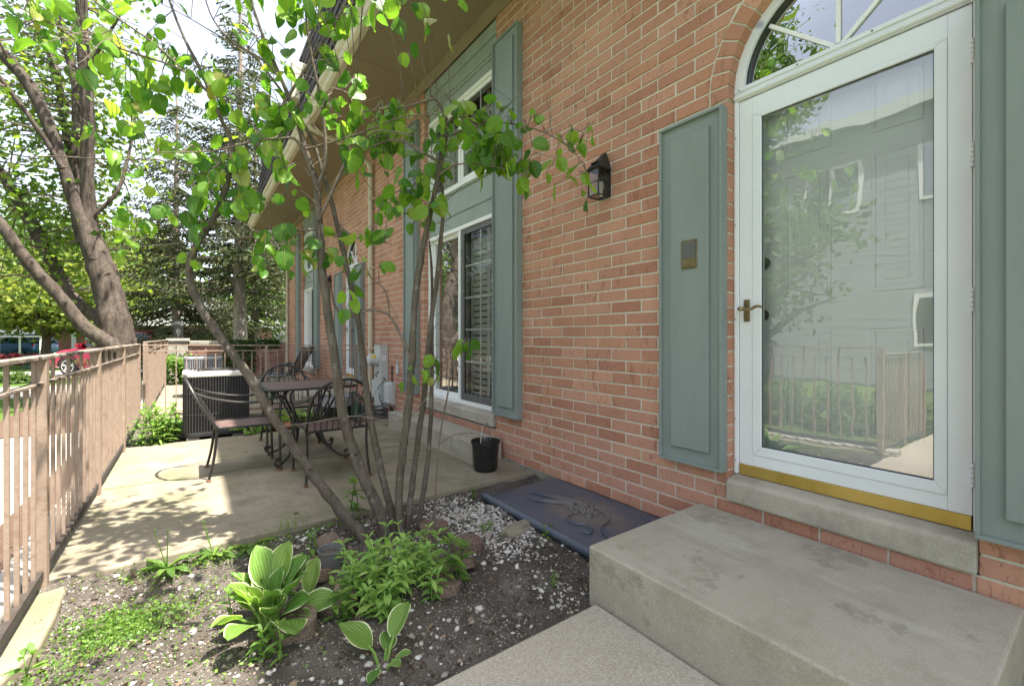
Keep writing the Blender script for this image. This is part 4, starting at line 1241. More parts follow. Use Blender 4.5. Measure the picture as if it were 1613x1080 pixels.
ac_unit(.25, 6.47, -1.13, .64, .745, "black air conditioner with a beige lid behind the left chair", 0, M['ac_lid'], M['ac_black'])
ac_unit(.20, 10.6, -1.12, .60, .76, "blue grey air conditioner on the neighbor's side of the cross railing", 0, M['ac_grey'], M['ac_grey'])
for x, lb in ((.02, "concrete block under the left corner of the black air conditioner"), (.46, "concrete block under the right corner of the black air conditioner")):
    tag(build(MB().box(x-.06, x+.06, 6.16, 6.28, -1.19, -1.132), "support_block", M['foundation'], bevel=.006), lb, "block", "blocks under the air conditioner")
STEMS = {
 'a': [[0.849,2.62,-1.216,0.032],[0.739,2.683,-1.058,0.032],[0.616,2.757,-0.867,0.029],[0.508,2.819,-0.679,0.028],[0.392,2.887,-0.473,0.026],[0.296,2.941,-0.27,0.026],[0.212,2.985,-0.124,0.025],[0.132,3.027,0.004,0.023],[0.052,3.069,0.155,0.022],[0.0,3.091,0.308,0.021],[-0.006,3.079,0.413,0.019],[0.034,3.034,0.535,0.018],[0.1,2.971,0.655,0.016],[0.128,2.935,0.732,0.015],[0.164,2.893,0.857,0.014],[0.185,2.862,1.037,0.012],[0.134,2.883,1.183,0.011],[0.089,2.9,1.314,0.01],[0.028,2.928,1.471,0.009],[-0.027,2.952,1.592,0.007],[-0.093,2.984,1.792,0.006],[-0.122,2.989,1.95,0.005]],
 'a1': [[0.089,2.898,1.313,0.006],[-0.04,2.889,1.393,0.005],[-0.22,2.916,1.423,0.005],[-0.4728,2.9959,1.4774,0.0033],[-0.598,2.9836,1.5028,0.0032],[-0.6886,2.9464,1.5187,0.002],[-0.7916,2.918,1.5499,0.0015]],
 'a2': [[0.094,2.894,1.299,0.006],[-0.129,2.963,1.508,0.005],[-0.242,2.952,1.565,0.004],[-0.3675,2.9506,1.6312,0.0034],[-0.4861,2.9438,1.713,0.0022]],
 'a3': [[0.185,2.853,1.006,0.004],[0.0386,2.9139,0.8716,0.0037],[-0.1304,2.9909,0.9353,0.0036],[-0.2941,3.0641,0.9207,0.0031],[-0.5788,3.2249,0.9256,0.0026],[-0.6782,3.2515,0.8915,0.0023],[-0.8148,3.3051,0.7731,0.0017]],
 'b': [[0.95,2.559,-1.199,0.035],[0.879,2.596,-0.969,0.034],[0.815,2.629,-0.797,0.032],[0.751,2.661,-0.59,0.029],[0.712,2.676,-0.403,0.028],[0.676,2.688,-0.143,0.026],[0.644,2.697,0.113,0.025],[0.614,2.705,0.368,0.024],[0.597,2.703,0.584,0.022],[0.585,2.698,0.726,0.021],[0.574,2.692,0.867,0.019],[0.522,2.716,1.06,0.015],[0.485,2.729,1.215,0.013],[0.417,2.764,1.423,0.01],[0.329,2.814,1.664,0.008],[0.271,2.842,1.867,0.006],[0.241,2.85,2.034,0.005]],
 'b1': [[0.575,2.695,0.85,0.01],[0.608,2.617,0.98,0.01],[0.583,2.58,1.254,0.008],[0.539,2.558,1.436,0.007],[0.499,2.532,1.611,0.006],[0.474,2.496,1.876,0.005]],
 'b2': [[0.287,2.853,1.049,0.008],[0.379,2.791,1.221,0.008],[0.49,2.717,1.443,0.008],[0.577,2.659,1.606,0.007],[0.693,2.579,1.84,0.006],[0.752,2.541,2.039,0.005]],
 'b3': [[0.425,2.716,1.369,0.006],[0.332,2.707,1.47,0.006],[0.161,2.753,1.564,0.005],[0.0786,2.7358,1.6516,0.0035],[0.0382,2.6879,1.7946,0.0028]],
 'b4': [[0.584,2.663,0.664,0.01],[0.629,2.606,0.787,0.009],[0.703,2.528,0.988,0.008],[0.748,2.47,1.067,0.006],[0.84,2.379,1.127,0.004],[0.9722,2.2589,1.0834,0.0031]],
 'b5': [[0.579,2.667,0.825,0.008],[0.48,2.664,1.067,0.008],[0.386,2.659,1.064,0.006],[0.269,2.669,1.024,0.005],[0.0785,2.7328,0.946,0.0035],[-0.1273,2.8076,0.9146,0.0023]],
 'b6': [[0.517,2.687,1.049,0.006],[0.658,2.576,1.091,0.006],[0.799,2.465,1.148,0.005],[0.939,2.354,1.215,0.004],[1.1059,2.2239,1.2285,0.0032]],
 'b7': [[0.575,2.546,1.238,0.005],[0.611,2.52,1.341,0.004],[0.7222,2.4398,1.2891,0.0037],[0.7639,2.4097,1.1691,0.0031],[0.7222,2.4398,1.272,0.0025]],
 'c': [[1.005,2.581,-1.221,0.025],[0.966,2.603,-0.99,0.023],[0.927,2.625,-0.797,0.022],[0.889,2.648,-0.606,0.021],[0.853,2.667,-0.338,0.019],[0.833,2.676,-0.11,0.018],[0.807,2.689,0.117,0.016],[0.766,2.713,0.344,0.015],[0.728,2.735,0.551,0.015],[0.693,2.754,0.72,0.014],[0.661,2.771,0.869,0.012],[0.624,2.793,0.999,0.011],[0.592,2.81,1.128,0.009],[0.53,2.849,1.276,0.008],[0.424,2.92,1.46,0.007],[0.302,3.002,1.644,0.005],[0.151,3.106,1.753,0.004],[0.0,3.2092,1.8609,0.0027]],
 'c1': [[0.715,2.741,0.6,0.008],[0.602,2.774,0.628,0.007],[0.415,2.86,0.603,0.006],[0.292,2.899,0.569,0.005],[0.0861,2.9988,0.5421,0.0038],[-0.113,3.0935,0.5089,0.0031],[-0.3611,3.2237,0.4766,0.0025]],
 'c2': [[0.822,2.689,0.137,0.01],[0.742,2.759,0.141,0.009],[0.704,2.799,0.188,0.008],[0.685,2.825,0.292,0.006],[0.641,2.869,0.351,0.004]],
 'c3': [[0.705,2.761,0.685,0.007],[0.775,2.669,0.594,0.005],[0.8671,2.5613,0.5646,0.004],[0.9356,2.4706,0.5319,0.0026]],
 'd': [[1.017,2.522,-1.203,0.024],[1.001,2.531,-1.014,0.024],[1.006,2.524,-0.824,0.023],[1.024,2.509,-0.636,0.023],[1.044,2.491,-0.41,0.023],[1.058,2.477,-0.184,0.022],[1.066,2.469,0.041,0.02],[1.077,2.457,0.266,0.019],[1.104,2.435,0.49,0.018],[1.133,2.411,0.677,0.016],[1.159,2.389,0.826,0.015],[1.185,2.367,0.993,0.013],[1.208,2.347,1.141,0.013],[1.219,2.336,1.252,0.012],[1.203,2.345,1.306,0.011],[1.175,2.362,1.372,0.008],[1.137,2.386,1.415,0.007]],
 'd1': [[1.156,2.373,1.397,0.007],[1.073,2.402,1.357,0.007],[1.003,2.421,1.322,0.006],[0.877,2.482,1.295,0.005],[0.7523,2.5415,1.2607,0.0032]],
 'd2': [[1.213,2.332,1.248,0.009],[1.249,2.298,1.297,0.009],[1.239,2.296,1.352,0.007],[1.218,2.303,1.375,0.007]],
 'd3': [[1.213,2.332,1.177,0.008],[1.311,2.23,1.207,0.007],[1.417,2.122,1.231,0.005],[1.5489,1.996,1.194,0.0039],[1.6493,1.8925,1.1286,0.0033],[1.733,1.801,1.0289,0.0025],[1.7722,1.7418,0.896,0.002]],
 'd4': [[1.18,2.356,1.025,0.009],[1.088,2.391,1.07,0.008],[1.003,2.421,1.115,0.007],[0.906,2.461,1.115,0.005],[0.8246,2.4891,1.0679,0.0039]],
 'd5': [[1.245,2.284,1.294,0.007],[1.292,2.24,1.261,0.006],[1.351,2.189,1.239,0.005],[1.4356,2.118,1.2824,0.0039],[1.5465,2.0285,1.4207,0.0026]],
 'd6': [[1.168,2.364,0.94,0.007],[1.228,2.29,0.99,0.005],[1.2838,2.2186,0.9945,0.0039],[1.3881,2.1123,0.9703,0.0032],[1.5335,1.9762,0.9143,0.0026]],
 'd7': [[1.064,2.464,-0.191,0.012],[1.028,2.5,-0.049,0.009],[0.998,2.532,0.041,0.009],[0.955,2.573,0.132,0.008],[0.884,2.634,0.163,0.008],[0.831,2.682,0.148,0.008]],
 'd8': [[0.959,2.564,0.124,0.005],[0.939,2.562,0.248,0.005],[0.907,2.569,0.302,0.004],[0.8576,2.5887,0.338,0.0027]],
 'e': [[1.07,2.583,-1.247,0.02],[1.087,2.574,-1.046,0.02],[1.11,2.561,-0.814,0.018],[1.137,2.545,-0.581,0.018],[1.163,2.529,-0.347,0.017],[1.18,2.52,-0.113,0.017],[1.203,2.507,0.121,0.015],[1.23,2.491,0.356,0.014],[1.25,2.48,0.591,0.013],[1.264,2.473,0.788,0.01],[1.262,2.478,0.907,0.008],[1.241,2.496,1.025,0.006]],
 'e1': [[1.171,2.51,-0.152,0.006],[1.208,2.429,-0.226,0.004],[1.036,2.499,-0.485,0.004],[0.7788,2.6309,-0.4584,0.0035],[0.5889,2.714,-0.4834,0.0031],[0.4051,2.7927,-0.5036,0.0026]],
 'g': [[1.126,2.567,-1.256,0.017],[1.158,2.564,-1.059,0.017],[1.193,2.557,-0.827,0.016],[1.216,2.56,-0.593,0.014],[1.233,2.568,-0.276,0.013],[1.24,2.582,0.044,0.012],[1.247,2.596,0.368,0.009],[1.24,2.62,0.615,0.006]],
 'g1': [[1.161,2.394,-1.216,0.007],[1.163,2.371,-0.889,0.006],[1.173,2.343,-0.587,0.005],[1.204,2.299,-0.327,0.005],[1.2107,2.2733,-0.1786,0.0039],[1.2466,2.2261,-0.0869,0.0033],[1.311,2.1584,-0.0863,0.0026],[1.3657,2.0976,-0.1571,0.0026]],
 'g2': [[1.1736,2.3601,-0.6277,0.0033],[1.2488,2.3056,-0.572,0.0029],[1.3391,2.2403,-0.5609,0.0027],[1.3993,2.1968,-0.5906,0.0021]],
}
LIMBS = {
 'trunk': [[-1.23,11.98,-1.5,0.48],[-1.187,11.968,-0.759,0.329],[-1.208,11.983,-0.18,0.304],[-1.25,12.013,0.399,0.255],[-1.354,12.089,0.913,0.239],[-1.51,12.202,1.556,0.214],[-1.646,12.3,2.044,0.189]],
 'l1': [[-1.646,12.3,1.967,0.165],[-1.668,12.254,2.442,0.131],[-1.679,12.2,3.573,0.106],[-1.659,12.124,4.438,0.105],[-1.711,12.1,5.418,0.097],[-1.742,12.061,6.263,0.088],[-1.762,12.014,7.345,0.08],[-1.822,11.995,9.033,0.055],[-1.871,11.969,10.578,0.031]],
 'l2': [[-1.75,12.375,1.877,0.123],[-1.875,12.589,2.483,0.108],[-1.938,12.758,3.036,0.093],[-1.937,12.881,4.398,0.085],[-1.98,13.035,5.385,0.077],[-2.287,13.381,6.799,0.078],[-2.5,13.658,7.557,0.07],[-2.807,14.004,9.021,0.049],[-3.062,14.312,10.654,0.027]],
 'l3': [[-1.545,12.103,1.538,0.138],[-1.856,12.221,2.656,0.109],[-2.04,12.245,3.378,0.104],[-2.259,12.296,4.183,0.103],[-2.533,12.386,4.861,0.102],[-2.938,12.572,5.452,0.097],[-3.489,12.862,6.233,0.077],[-4.22,13.283,7.352,0.045],[-4.745,13.555,8.329,0.022]],
 'l4': [[-1.938,12.758,2.642,0.067],[-2.054,13.019,3.724,0.064],[-2.196,13.297,4.594,0.065],[-2.318,13.562,5.475,0.066],[-2.522,13.886,6.254,0.063],[-2.765,14.238,6.898,0.054],[-3.026,14.604,7.916,0.046],[-3.187,14.896,9.486,0.028]],
 'l5': [[-1.215,11.865,-0.369,0.179],[-1.288,11.748,-0.138,0.144],[-1.647,11.838,0.173,0.122],[-2.024,11.941,0.776,0.109],[-2.29,11.964,1.145,0.103],[-2.557,11.987,1.572,0.098],[-2.804,11.996,2.053,0.089],[-3.307,12.19,2.733,0.065],[-3.972,12.502,3.465,0.036]],
 'l6': [[-1.348,12.208,0.208,0.141],[-1.557,12.498,0.395,0.118],[-1.986,12.947,0.813,0.111],[-2.414,13.396,1.631,0.112],[-2.73,13.763,2.374,0.109],[-2.93,14.047,2.706,0.106],[-3.394,14.521,3.645,0.08],[-4.005,15.102,4.675,0.054],[-4.745,15.777,5.871,0.027]],
 'l7': [[-2.011,12.07,3.268,0.047],[-2.333,12.057,3.912,0.042],[-2.657,12.044,4.463,0.037],[-2.963,12.018,4.926,0.029],[-3.34,12.045,5.248,0.014]],
 'l8': [[-1.658,12.185,2.365,0.041],[-1.216,12.153,3.014,0.033],[-1.03,12.307,4.028,0.026],[-0.944,12.533,4.951,0.018]],
 'l9': [[-1.731,12.115,5.167,0.036],[-1.404,11.714,5.708,0.028],[-1.086,11.319,6.229,0.02],[-0.826,10.966,6.852,0.012]],
}
SPRAYS = [[-0.59,3.06,1.48,4],[-0.48,2.71,1.28,3],[-0.47,3.02,1.53,2],[-0.62,3.0,1.56,3],[-0.75,2.99,1.51,4],[-0.53,3.03,1.64,2],[-0.52,2.72,1.47,4],[-0.26,3.39,1.96,4],[-0.18,3.14,1.35,4],[-0.25,3.26,1.4,4],[0.25,2.75,1.75,2],[-0.28,3.11,1.88,3],[-0.38,3.2,1.5,3],[0.2,2.77,1.62,3],[0.13,3.1,2.07,2],[0.14,2.68,1.32,4],[-0.12,2.87,1.48,2],[-0.25,3.04,1.29,4],[0.28,2.72,1.33,3],[-0.01,2.83,1.38,4],[0.18,2.67,1.32,4],[-0.33,3.28,1.78,4],[-0.15,3.12,1.38,3],[-0.15,2.92,1.75,2],[0.1,2.77,1.26,2],[0.32,2.72,1.6,3],[0.04,2.94,1.43,3],[-0.33,3.03,1.28,3],[0.23,2.93,1.96,4],[0.06,2.78,1.38,3],[-0.28,3.1,1.38,3],[0.36,2.94,1.51,3],[-0.04,3.01,1.49,3],[-0.1,3.01,1.85,4],[0.31,2.77,1.57,3],[-0.34,3.36,1.87,4],[-0.13,3.21,1.52,4],[0.09,2.87,1.45,4],[-0.2,3.25,1.72,4],[-0.18,3.19,1.39,3],[-0.37,3.15,1.56,4],[-0.06,3.1,1.47,4],[-0.14,3.2,1.61,4],[-0.14,3.26,1.5,4],[0.72,2.48,1.42,3],[0.43,2.87,1.58,3],[0.63,2.64,1.61,2],[0.66,2.59,1.68,3],[0.59,2.62,1.55,4],[0.34,2.72,1.87,4],[0.43,2.74,1.6,2],[0.49,2.45,1.73,2],[0.44,2.54,1.79,2],[0.53,2.66,1.78,3],[0.4,2.49,1.34,3],[0.42,2.52,1.64,4],[0.49,2.69,1.99,2],[0.56,2.62,1.8,4],[0.69,2.63,1.81,4],[0.49,2.68,1.92,3],[0.72,2.52,1.43,3],[0.65,2.35,1.87,3],[0.59,2.62,1.93,4],[0.47,2.54,1.66,3],[0.77,2.64,1.87,4],[0.61,2.76,1.95,3],[0.96,2.39,1.88,3],[0.81,2.17,1.63,3],[0.95,2.32,1.84,4],[0.72,2.3,1.64,4],[1.02,2.08,1.74,2],[1.15,2.11,1.8,3],[1.03,2.25,1.72,2],[0.41,2.74,1.16,3],[0.21,2.86,1.01,3],[0.38,2.58,0.93,3],[0.29,2.96,0.83,3],[0.09,2.93,0.86,3],[0.39,2.74,0.96,4],[0.26,2.97,1.15,2],[0.2,2.72,0.8,4],[0.37,2.68,1.05,4],[0.47,2.68,1.25,3],[0.28,2.69,1.09,3],[0.42,2.62,1.25,4],[0.4,2.56,0.88,4],[0.51,2.73,0.76,2],[0.45,2.75,1.22,4],[0.38,2.67,1.22,4],[0.15,2.89,0.96,2],[0.33,2.64,1.24,3],[0.12,2.97,1.31,4],[0.45,2.67,1.24,3],[0.36,2.93,1.1,3],[0.1,2.82,0.88,3],[0.3,2.83,0.8,3],[0.19,2.79,0.97,4],[0.3,2.71,1.21,3],[0.41,2.81,1.26,4],[0.12,2.79,0.89,2],[0.35,2.91,1.25,3],[0.21,2.7,0.81,4],[0.11,3.11,1.31,4],[0.19,3.06,1.34,4],[0.95,2.41,1.32,3],[0.64,2.62,1.26,3],[0.74,2.62,1.35,3],[0.96,2.47,1.26,3],[0.84,2.52,1.2,3],[0.55,2.57,1.3,2],[1.0,2.41,1.23,2],[0.77,2.54,1.09,3],[0.73,2.42,1.27,2],[0.74,2.64,1.28,2],[0.62,2.5,1.22,3],[0.61,2.47,1.15,4],[0.72,2.59,1.09,4],[0.73,2.41,1.02,4],[0.68,2.63,1.17,2],[0.6,2.54,1.3,2],[0.71,2.5,1.04,3],[0.77,2.57,1.29,4],[0.91,2.63,1.23,4],[1.13,2.57,1.14,2],[0.85,2.6,0.88,2],[1.05,2.49,0.76,3],[0.9,2.71,1.36,3],[1.16,2.32,1.29,2],[0.96,2.47,1.29,3],[0.91,2.44,1.26,4],[0.9,2.56,1.04,3],[0.84,2.51,1.12,3],[1.23,2.46,1.03,2],[0.84,2.63,1.03,3],[1.0,2.59,1.0,4],[0.98,2.63,1.12,2],[0.84,2.5,1.12,4],[1.11,2.33,1.12,2],[0.92,2.55,1.29,3],[0.95,2.62,1.34,2],[0.9,2.55,1.17,2],[1.02,2.58,1.19,3],[1.2,2.45,0.99,3],[1.02,2.55,0.88,4],[1.09,2.38,0.91,4],[0.94,2.43,1.22,2],[0.92,2.51,0.93,2],[1.07,2.32,0.97,2],[0.92,2.69,1.18,4],[1.06,2.45,1.21,3],[0.97,2.57,1.36,4],[1.11,2.44,1.3,2],[1.15,2.54,1.13,4],[1.23,2.36,1.26,3],[1.31,2.25,1.19,4],[1.32,2.19,0.98,2],[1.34,2.01,1.12,4],[1.15,2.28,1.11,4],[1.24,2.15,1.22,3],[1.35,2.21,1.22,3],[1.31,2.32,1.29,4],[1.4,2.07,1.09,2],[1.34,2.0,1.09,2],[1.22,2.36,1.1,3],[1.42,2.14,1.23,4],[1.32,2.12,1.02,2],[1.26,2.11,1.07,3],[1.22,2.18,1.29,3],[1.28,2.16,1.06,4],[1.43,2.14,1.01,4],[1.29,2.14,1.02,3],[1.33,2.09,1.11,2],[1.18,2.29,1.2,4],[1.43,2.22,1.26,3],[1.4,2.18,1.33,4],[1.47,2.11,1.02,4],[1.34,2.06,1.07,3],[1.49,2.18,1.29,3],[1.25,2.18,1.3,2],[1.4,2.23,1.04,3],[1.58,1.97,1.25,3],[1.76,1.9,1.15,3],[1.53,1.99,1.17,4],[1.49,2.06,1.01,3],[1.45,2.11,1.05,4],[1.69,1.81,1.08,3],[1.74,1.73,1.11,3],[1.72,1.67,1.13,2],[1.57,1.82,0.97,2],[1.67,1.9,1.0,4],[1.45,2.11,1.09,4],[1.54,1.99,0.9,4],[1.53,2.05,0.99,3],[1.37,1.96,1.15,2],[1.38,1.93,0.95,4],[1.75,1.88,0.93,4],[1.81,1.79,0.85,4],[1.36,1.94,1.18,2],[1.57,1.98,1.08,4],[1.42,2.04,1.1,3],[0.93,2.51,0.78,4],[1.09,2.53,0.69,2],[1.11,2.35,0.74,2],[1.07,2.5,0.89,4],[1.02,2.47,0.89,4],[1.12,2.35,0.78,3],[1.12,2.29,0.79,3],[0.94,2.42,0.74,3],[0.97,2.63,0.86,3],[0.0,2.87,0.41,3],[0.32,2.84,0.8,3],[-0.27,3.17,0.68,3],[0.09,2.84,0.74,4],[0.04,2.84,0.58,3],[0.42,2.69,0.52,2],[0.01,2.97,0.48,3],[0.38,2.76,0.54,2],[-0.26,3.16,0.49,4],[0.32,2.73,0.43,4],[0.26,2.7,0.43,4],[0.03,3.12,0.43,2],[0.03,2.96,0.68,3],[0.2,2.75,0.71,3],[-0.24,3.29,0.66,4],[-0.14,3.2,0.8,4],[0.15,2.8,0.71,4],[0.39,2.61,0.75,3],[0.55,2.72,0.47,4],[0.51,2.89,0.54,4],[0.47,2.85,0.61,3],[0.61,2.72,0.53,4],[0.53,2.7,0.5,3],[0.8,2.56,0.6,4],[0.41,2.83,0.47,3],[0.71,2.52,0.45,3],[0.43,2.8,0.54,2],[0.58,2.77,0.54,4],[0.62,2.75,0.53,4],[0.9,2.44,0.42,2],[0.9,2.48,0.6,4],[0.72,2.73,0.56,3],[0.72,2.59,0.17,3],[0.72,2.61,0.27,3],[0.65,2.68,0.45,3],[0.8,2.56,0.38,4],[1.13,2.43,-0.16,4],[1.03,2.43,-0.21,3],[1.17,2.42,-0.19,3],[1.26,2.16,-0.04,3],[1.24,2.18,-0.04,3],[-0.25,2.99,1.09,3],[-0.29,3.03,0.89,3],[-0.22,2.77,1.0,4],[-0.42,3.07,1.07,4],[0.06,2.75,0.73,3],[0.06,2.97,1.02,3],[-0.09,3.08,1.07,3],[0.07,2.78,0.83,2],[-0.09,2.91,0.66,2],[-0.07,2.96,1.0,3],[0.0,2.82,0.94,3],[0.01,2.94,0.88,4],[-0.58,2.94,1.47,4],[-0.37,2.86,1.41,3],[-0.38,2.73,1.25,3],[0.22,2.36,2.63,4],[0.22,2.72,2.48,4],[0.81,2.05,2.56,4],[0.29,2.03,2.48,4],[0.72,2.66,2.13,4],[0.83,2.4,2.48,4],[0.62,2.24,2.35,4],[0.28,2.02,2.14,4],[0.61,2.43,2.62,4],[0.05,2.29,2.21,4],[0.8,2.93,2.64,4],[0.43,2.04,2.35,4],[0.19,1.93,2.44,4],[0.25,2.04,2.41,4],[0.79,3.13,2.38,4],[0.09,2.9,2.17,4],[0.46,2.01,2.69,4],[0.46,2.47,2.26,4],[0.47,3.16,2.36,4],[0.18,2.57,2.65,4],[0.32,2.72,2.65,4],[0.28,2.95,2.42,4],[0.12,1.97,2.66,4],[0.4,2.48,2.65,4],[0.49,2.55,2.27,4],[0.63,2.23,2.38,4],[0.64,2.69,2.18,4],[0.17,2.8,2.54,4],[0.09,3.2,2.18,4],[0.14,2.02,2.37,4],[0.53,3.01,2.2,4],[0.59,2.04,2.45,4],[0.21,2.36,2.13,4],[0.61,2.06,2.56,4],[0.29,2.67,2.48,4],[0.42,3.04,2.65,4],[0.24,2.33,2.63,4],[0.11,2.45,2.35,4],[0.83,2.07,2.49,4],[0.64,2.85,2.1,4],[0.8,2.31,2.61,4],[0.56,2.45,2.6,4],[0.57,2.34,2.54,4],[0.43,2.83,2.47,4],[0.68,2.11,2.4,4],[0.0,2.93,2.56,4],[0.71,1.96,2.42,4],[0.41,2.06,2.22,4],[0.83,3.01,2.24,4],[0.7,2.75,2.33,4],[0.55,2.2,2.26,4],[0.01,2.75,2.45,4],[0.63,2.55,2.36,4],[0.26,2.86,2.32,4],[0.51,2.88,2.37,4],[0.58,1.98,2.26,4],[0.71,2.09,2.13,4],[0.01,2.9,2.16,4],[0.39,2.47,2.58,4],[0.41,2.58,2.11,4],[0.68,2.9,2.47,4],[0.71,2.7,2.53,4],[0.72,2.7,2.11,4],[0.75,3.19,2.22,4],[0.06,2.34,2.16,4],[0.31,2.02,2.23,4],[0.0,2.46,2.28,4],[0.62,2.41,2.2,4],[0.81,3.06,2.51,4],[0.18,2.42,2.37,4],[0.35,1.93,2.37,4],[0.65,2.8,2.62,4],[0.59,1.87,2.0,3],[0.75,1.89,1.66,3],[0.58,1.81,2.01,3],[0.61,1.69,1.49,3],[0.36,1.59,1.86,3],[0.65,1.56,1.75,3],[0.7,1.65,1.42,3],[0.54,1.65,1.46,3],[0.34,1.45,1.46,3],[0.43,1.51,1.35,3],[0.51,1.98,1.98,3],[0.36,1.96,1.41,3],[0.25,1.45,1.39,3],[0.54,1.87,1.71,3],[0.67,1.7,2.04,3],[0.55,1.75,1.48,3]]
# ================================================================ redbud clump
rt = random.Random(21)
def limb_mesh(pts, sub, n, jit, rg, wob=0.0):
    q = smooth_path(pts, sub)
    P = []
    for i, a in enumerate(q):
        w = wob*a[3]
        P.append((a[0]+rg.uniform(-w, w), a[1]+rg.uniform(-w, w), a[2]+rg.uniform(-w, w)))
    mb = MB().tube(P, [max(.0012, a[3]*(1+rg.uniform(-.06,.06))) for a in q], n, True, jit, rg)
    return mb, q
rbud = thing("redbud_tree", "multi stemmed redbud with broad bright green leaves growing from the planting bed", "tree", (.93, 2.60, SOILZ))
SAMP = []
for k, pts in STEMS.items():
    big = len(k) == 1
    mb, q = limb_mesh(pts, 4, 10 if pts[0][3] > .02 else 7, .10, rt, .12)
    build(mb, "stem" if big else "branch", M['bark_redbud'] if big else M['bark_dark'], rbud, smooth=True, ang=70)
    for a in q:
        if a[3] < .024 and a[2] > -.5: SAMP.append((a[0], a[1], a[2], a[3]))
# knots and cut stubs
kb = MB()
for k in "abcde":
    q = smooth_path(STEMS[k], 2)
    for i in range(2, len(q)-2, 3):
        a = q[i]
        if a[3] > .012 and rt.random() < .6:
            d = Vector((rt.uniform(-1,1), rt.uniform(-1,1), .6)).normalized()
            p = Vector(a[:3]); kb.tube([p, p+d*(a[3]*1.25), p+d*(a[3]*1.5)], [a[3]*.5, a[3]*.36, a[3]*.22], 6)
build(kb, "knot", M['bark_redbud'], rbud, smooth=True, kind="stuff")
SA = np.array(SAMP)
def leaf_mesh(name, L, W, fold, curl, mt, tipw=.75, rows=6, cols=5):
    """broad leaf lying along +Y from its stalk, facing +Z"""
    mb = MB(); mb.uv = []
    for j in range(rows+1):
        t = j/rows
        w = (math.sin(math.pi*min(1, max(0, t))**tipw)**.62 if 0 < t < 1 else 0)*W/2
        if j == 0: w = W*.10
        for i in range(cols):
            u = i/(cols-1)*2-1
            back = -.10*L*(1-t)**3*abs(u)**1.2 if tipw < .9 else 0
            mb.v.append((u*w, t*L+back, fold*abs(u)*w*1.2-curl*L*t*t + .035*L*math.sin(u*4+t*8)*(.4+t)))
            mb.uv.append(((u+1)/2, t))
    for j in range(rows):
        for i in range(cols-1):
            a = j*cols+i; mb.f.append((a, a+1, a+cols+1, a+cols))
    me = mesh_of(name, mb.v, mb.f, mt)
    ul = me.uv_layers.new(name="UVMap")
    for lp in me.loops: ul.data[lp.index].uv = mb.uv[lp.vertex_index]
    for p in me.polygons: p.use_smooth = True
    return me
LM = [leaf_mesh("leaf", 1.0, w, f, c, M['leaf_redbud'], .70) for w, f, c in ((.92,.20,.16),(.80,.38,.30),(.98,.12,.10),(.74,.60,.22),(.86,-.20,.34),(.90,.30,-.15))]
LMa = []
for me in LM:
    V = np.zeros(len(me.vertices)*3); me.vertices.foreach_get("co", V)
    LMa.append((V.reshape(-1, 3), [tuple(p.vertices) for p in me.polygons]))
tw = MB(); leaves = []
for (x, y, z, n) in SPRAYS:
    C = Vector((x, y, z))
    d = np.linalg.norm(SA[:, :3]-np.array(C), axis=1) + np.abs(SA[:, 3]-.005)*8 + np.maximum(0, SA[:, 2]-z)*.5
    i = int(np.argmin(d)); S = Vector(SA[i, :3])
    mid = (S+C)/2+Vector((rt.uniform(-.04,.04), rt.uniform(-.04,.04), .05+.08*(C-S).length))
    out = (C-S); out = out.normalized() if out.length > .01 else Vector((1,0,0))
    end = C+out*.06+Vector((0,0,-.03))
    q = smooth_path([(*S, .0028), (*mid, .0022), (*C, .0016), (*end, .0010)], 4)
    tw.tube([tuple(a[:3]) for a in q], [a[3] for a in q], 4, False)
    for k in range(n):
        f = 1-.55*k/max(1, n-1)-rt.uniform(0, .08) if n > 1 else 1
        a = q[min(len(q)-1, max(0, int(f*(len(q)-1))))]
        p = Vector(a[:3])
        side = Vector((rt.uniform(-1,1), rt.uniform(-1,1), rt.uniform(-.95,.15))).normalized()
        pe = p+side*rt.uniform(.012,.035)
        tw.tube([p, pe], [.0011, .0009], 3, False)
        dirv = (side*.7+Vector((rt.uniform(-.5,.5), rt.uniform(-.5,.5), rt.uniform(-1.0,-.1)))).normalized()
        nz = Vector((rt.uniform(-1,1), rt.uniform(-1,1), rt.uniform(.0,1.1)))
        nz = (nz-dirv*nz.dot(dirv)).normalized(); xx = dirv.cross(nz)
        R = Matrix((xx, dirv, nz)).transposed()
        s = rt.choice((.036,.048,.058,.066,.074,.080,.088,.094))*1.04 if z > -.6 else .06
        leaves.append((pe, R, s, rt.randrange(6)))
for i in range(230):
    a = SAMP[rt.randrange(len(SAMP))]
    p = Vector(a[:3]); d = Vector((rt.uniform(-1,1), rt.uniform(-1,1), rt.uniform(-.3,1))).normalized(); L = rt.uniform(.05,.22)
    e = Vector((rt.uniform(-.3,.3), rt.uniform(-.3,.3), rt.uniform(-.3,.2)))
    tw.tube([p, p+d*L*.5+e*L*.15, p+d*L+e*L*.4], [.0022,.0016,.0009], 4, False)
build(tw, "twig", M['bark_dark'], rbud, kind="stuff", fix=False)
def px_size(p, s):
    d = SV*p.x+CV*p.y; px = 806+700*(CV*p.x-SV*p.y)/max(d,.2); py = 531-700*p.z/max(d,.2)
    return s/d if (-10 < px < 1640 and -10 < py < 1090) else 0
leaves.sort(key=lambda a: -px_size(a[0], a[2]))
big = MB()
for i, (p, R, s, k) in enumerate(leaves):
    if i < 300:
        o = link("leaf", LM[k], rbud, p); o.rotation_euler = R.to_euler(); o.scale = (s, s, s)
    else:
        V, F = LMa[k]; b = len(big.v); Rn = np.array(R)
        big.v += [tuple(a) for a in (V*s)@Rn.T+np.array(p)]; big.f += [tuple(j+b for j in f) for f in F]
lo = build(big, "leaf", M['leaf_redbud'], rbud, kind="stuff", fix=False)
for p in lo.data.polygons: p.use_smooth = True

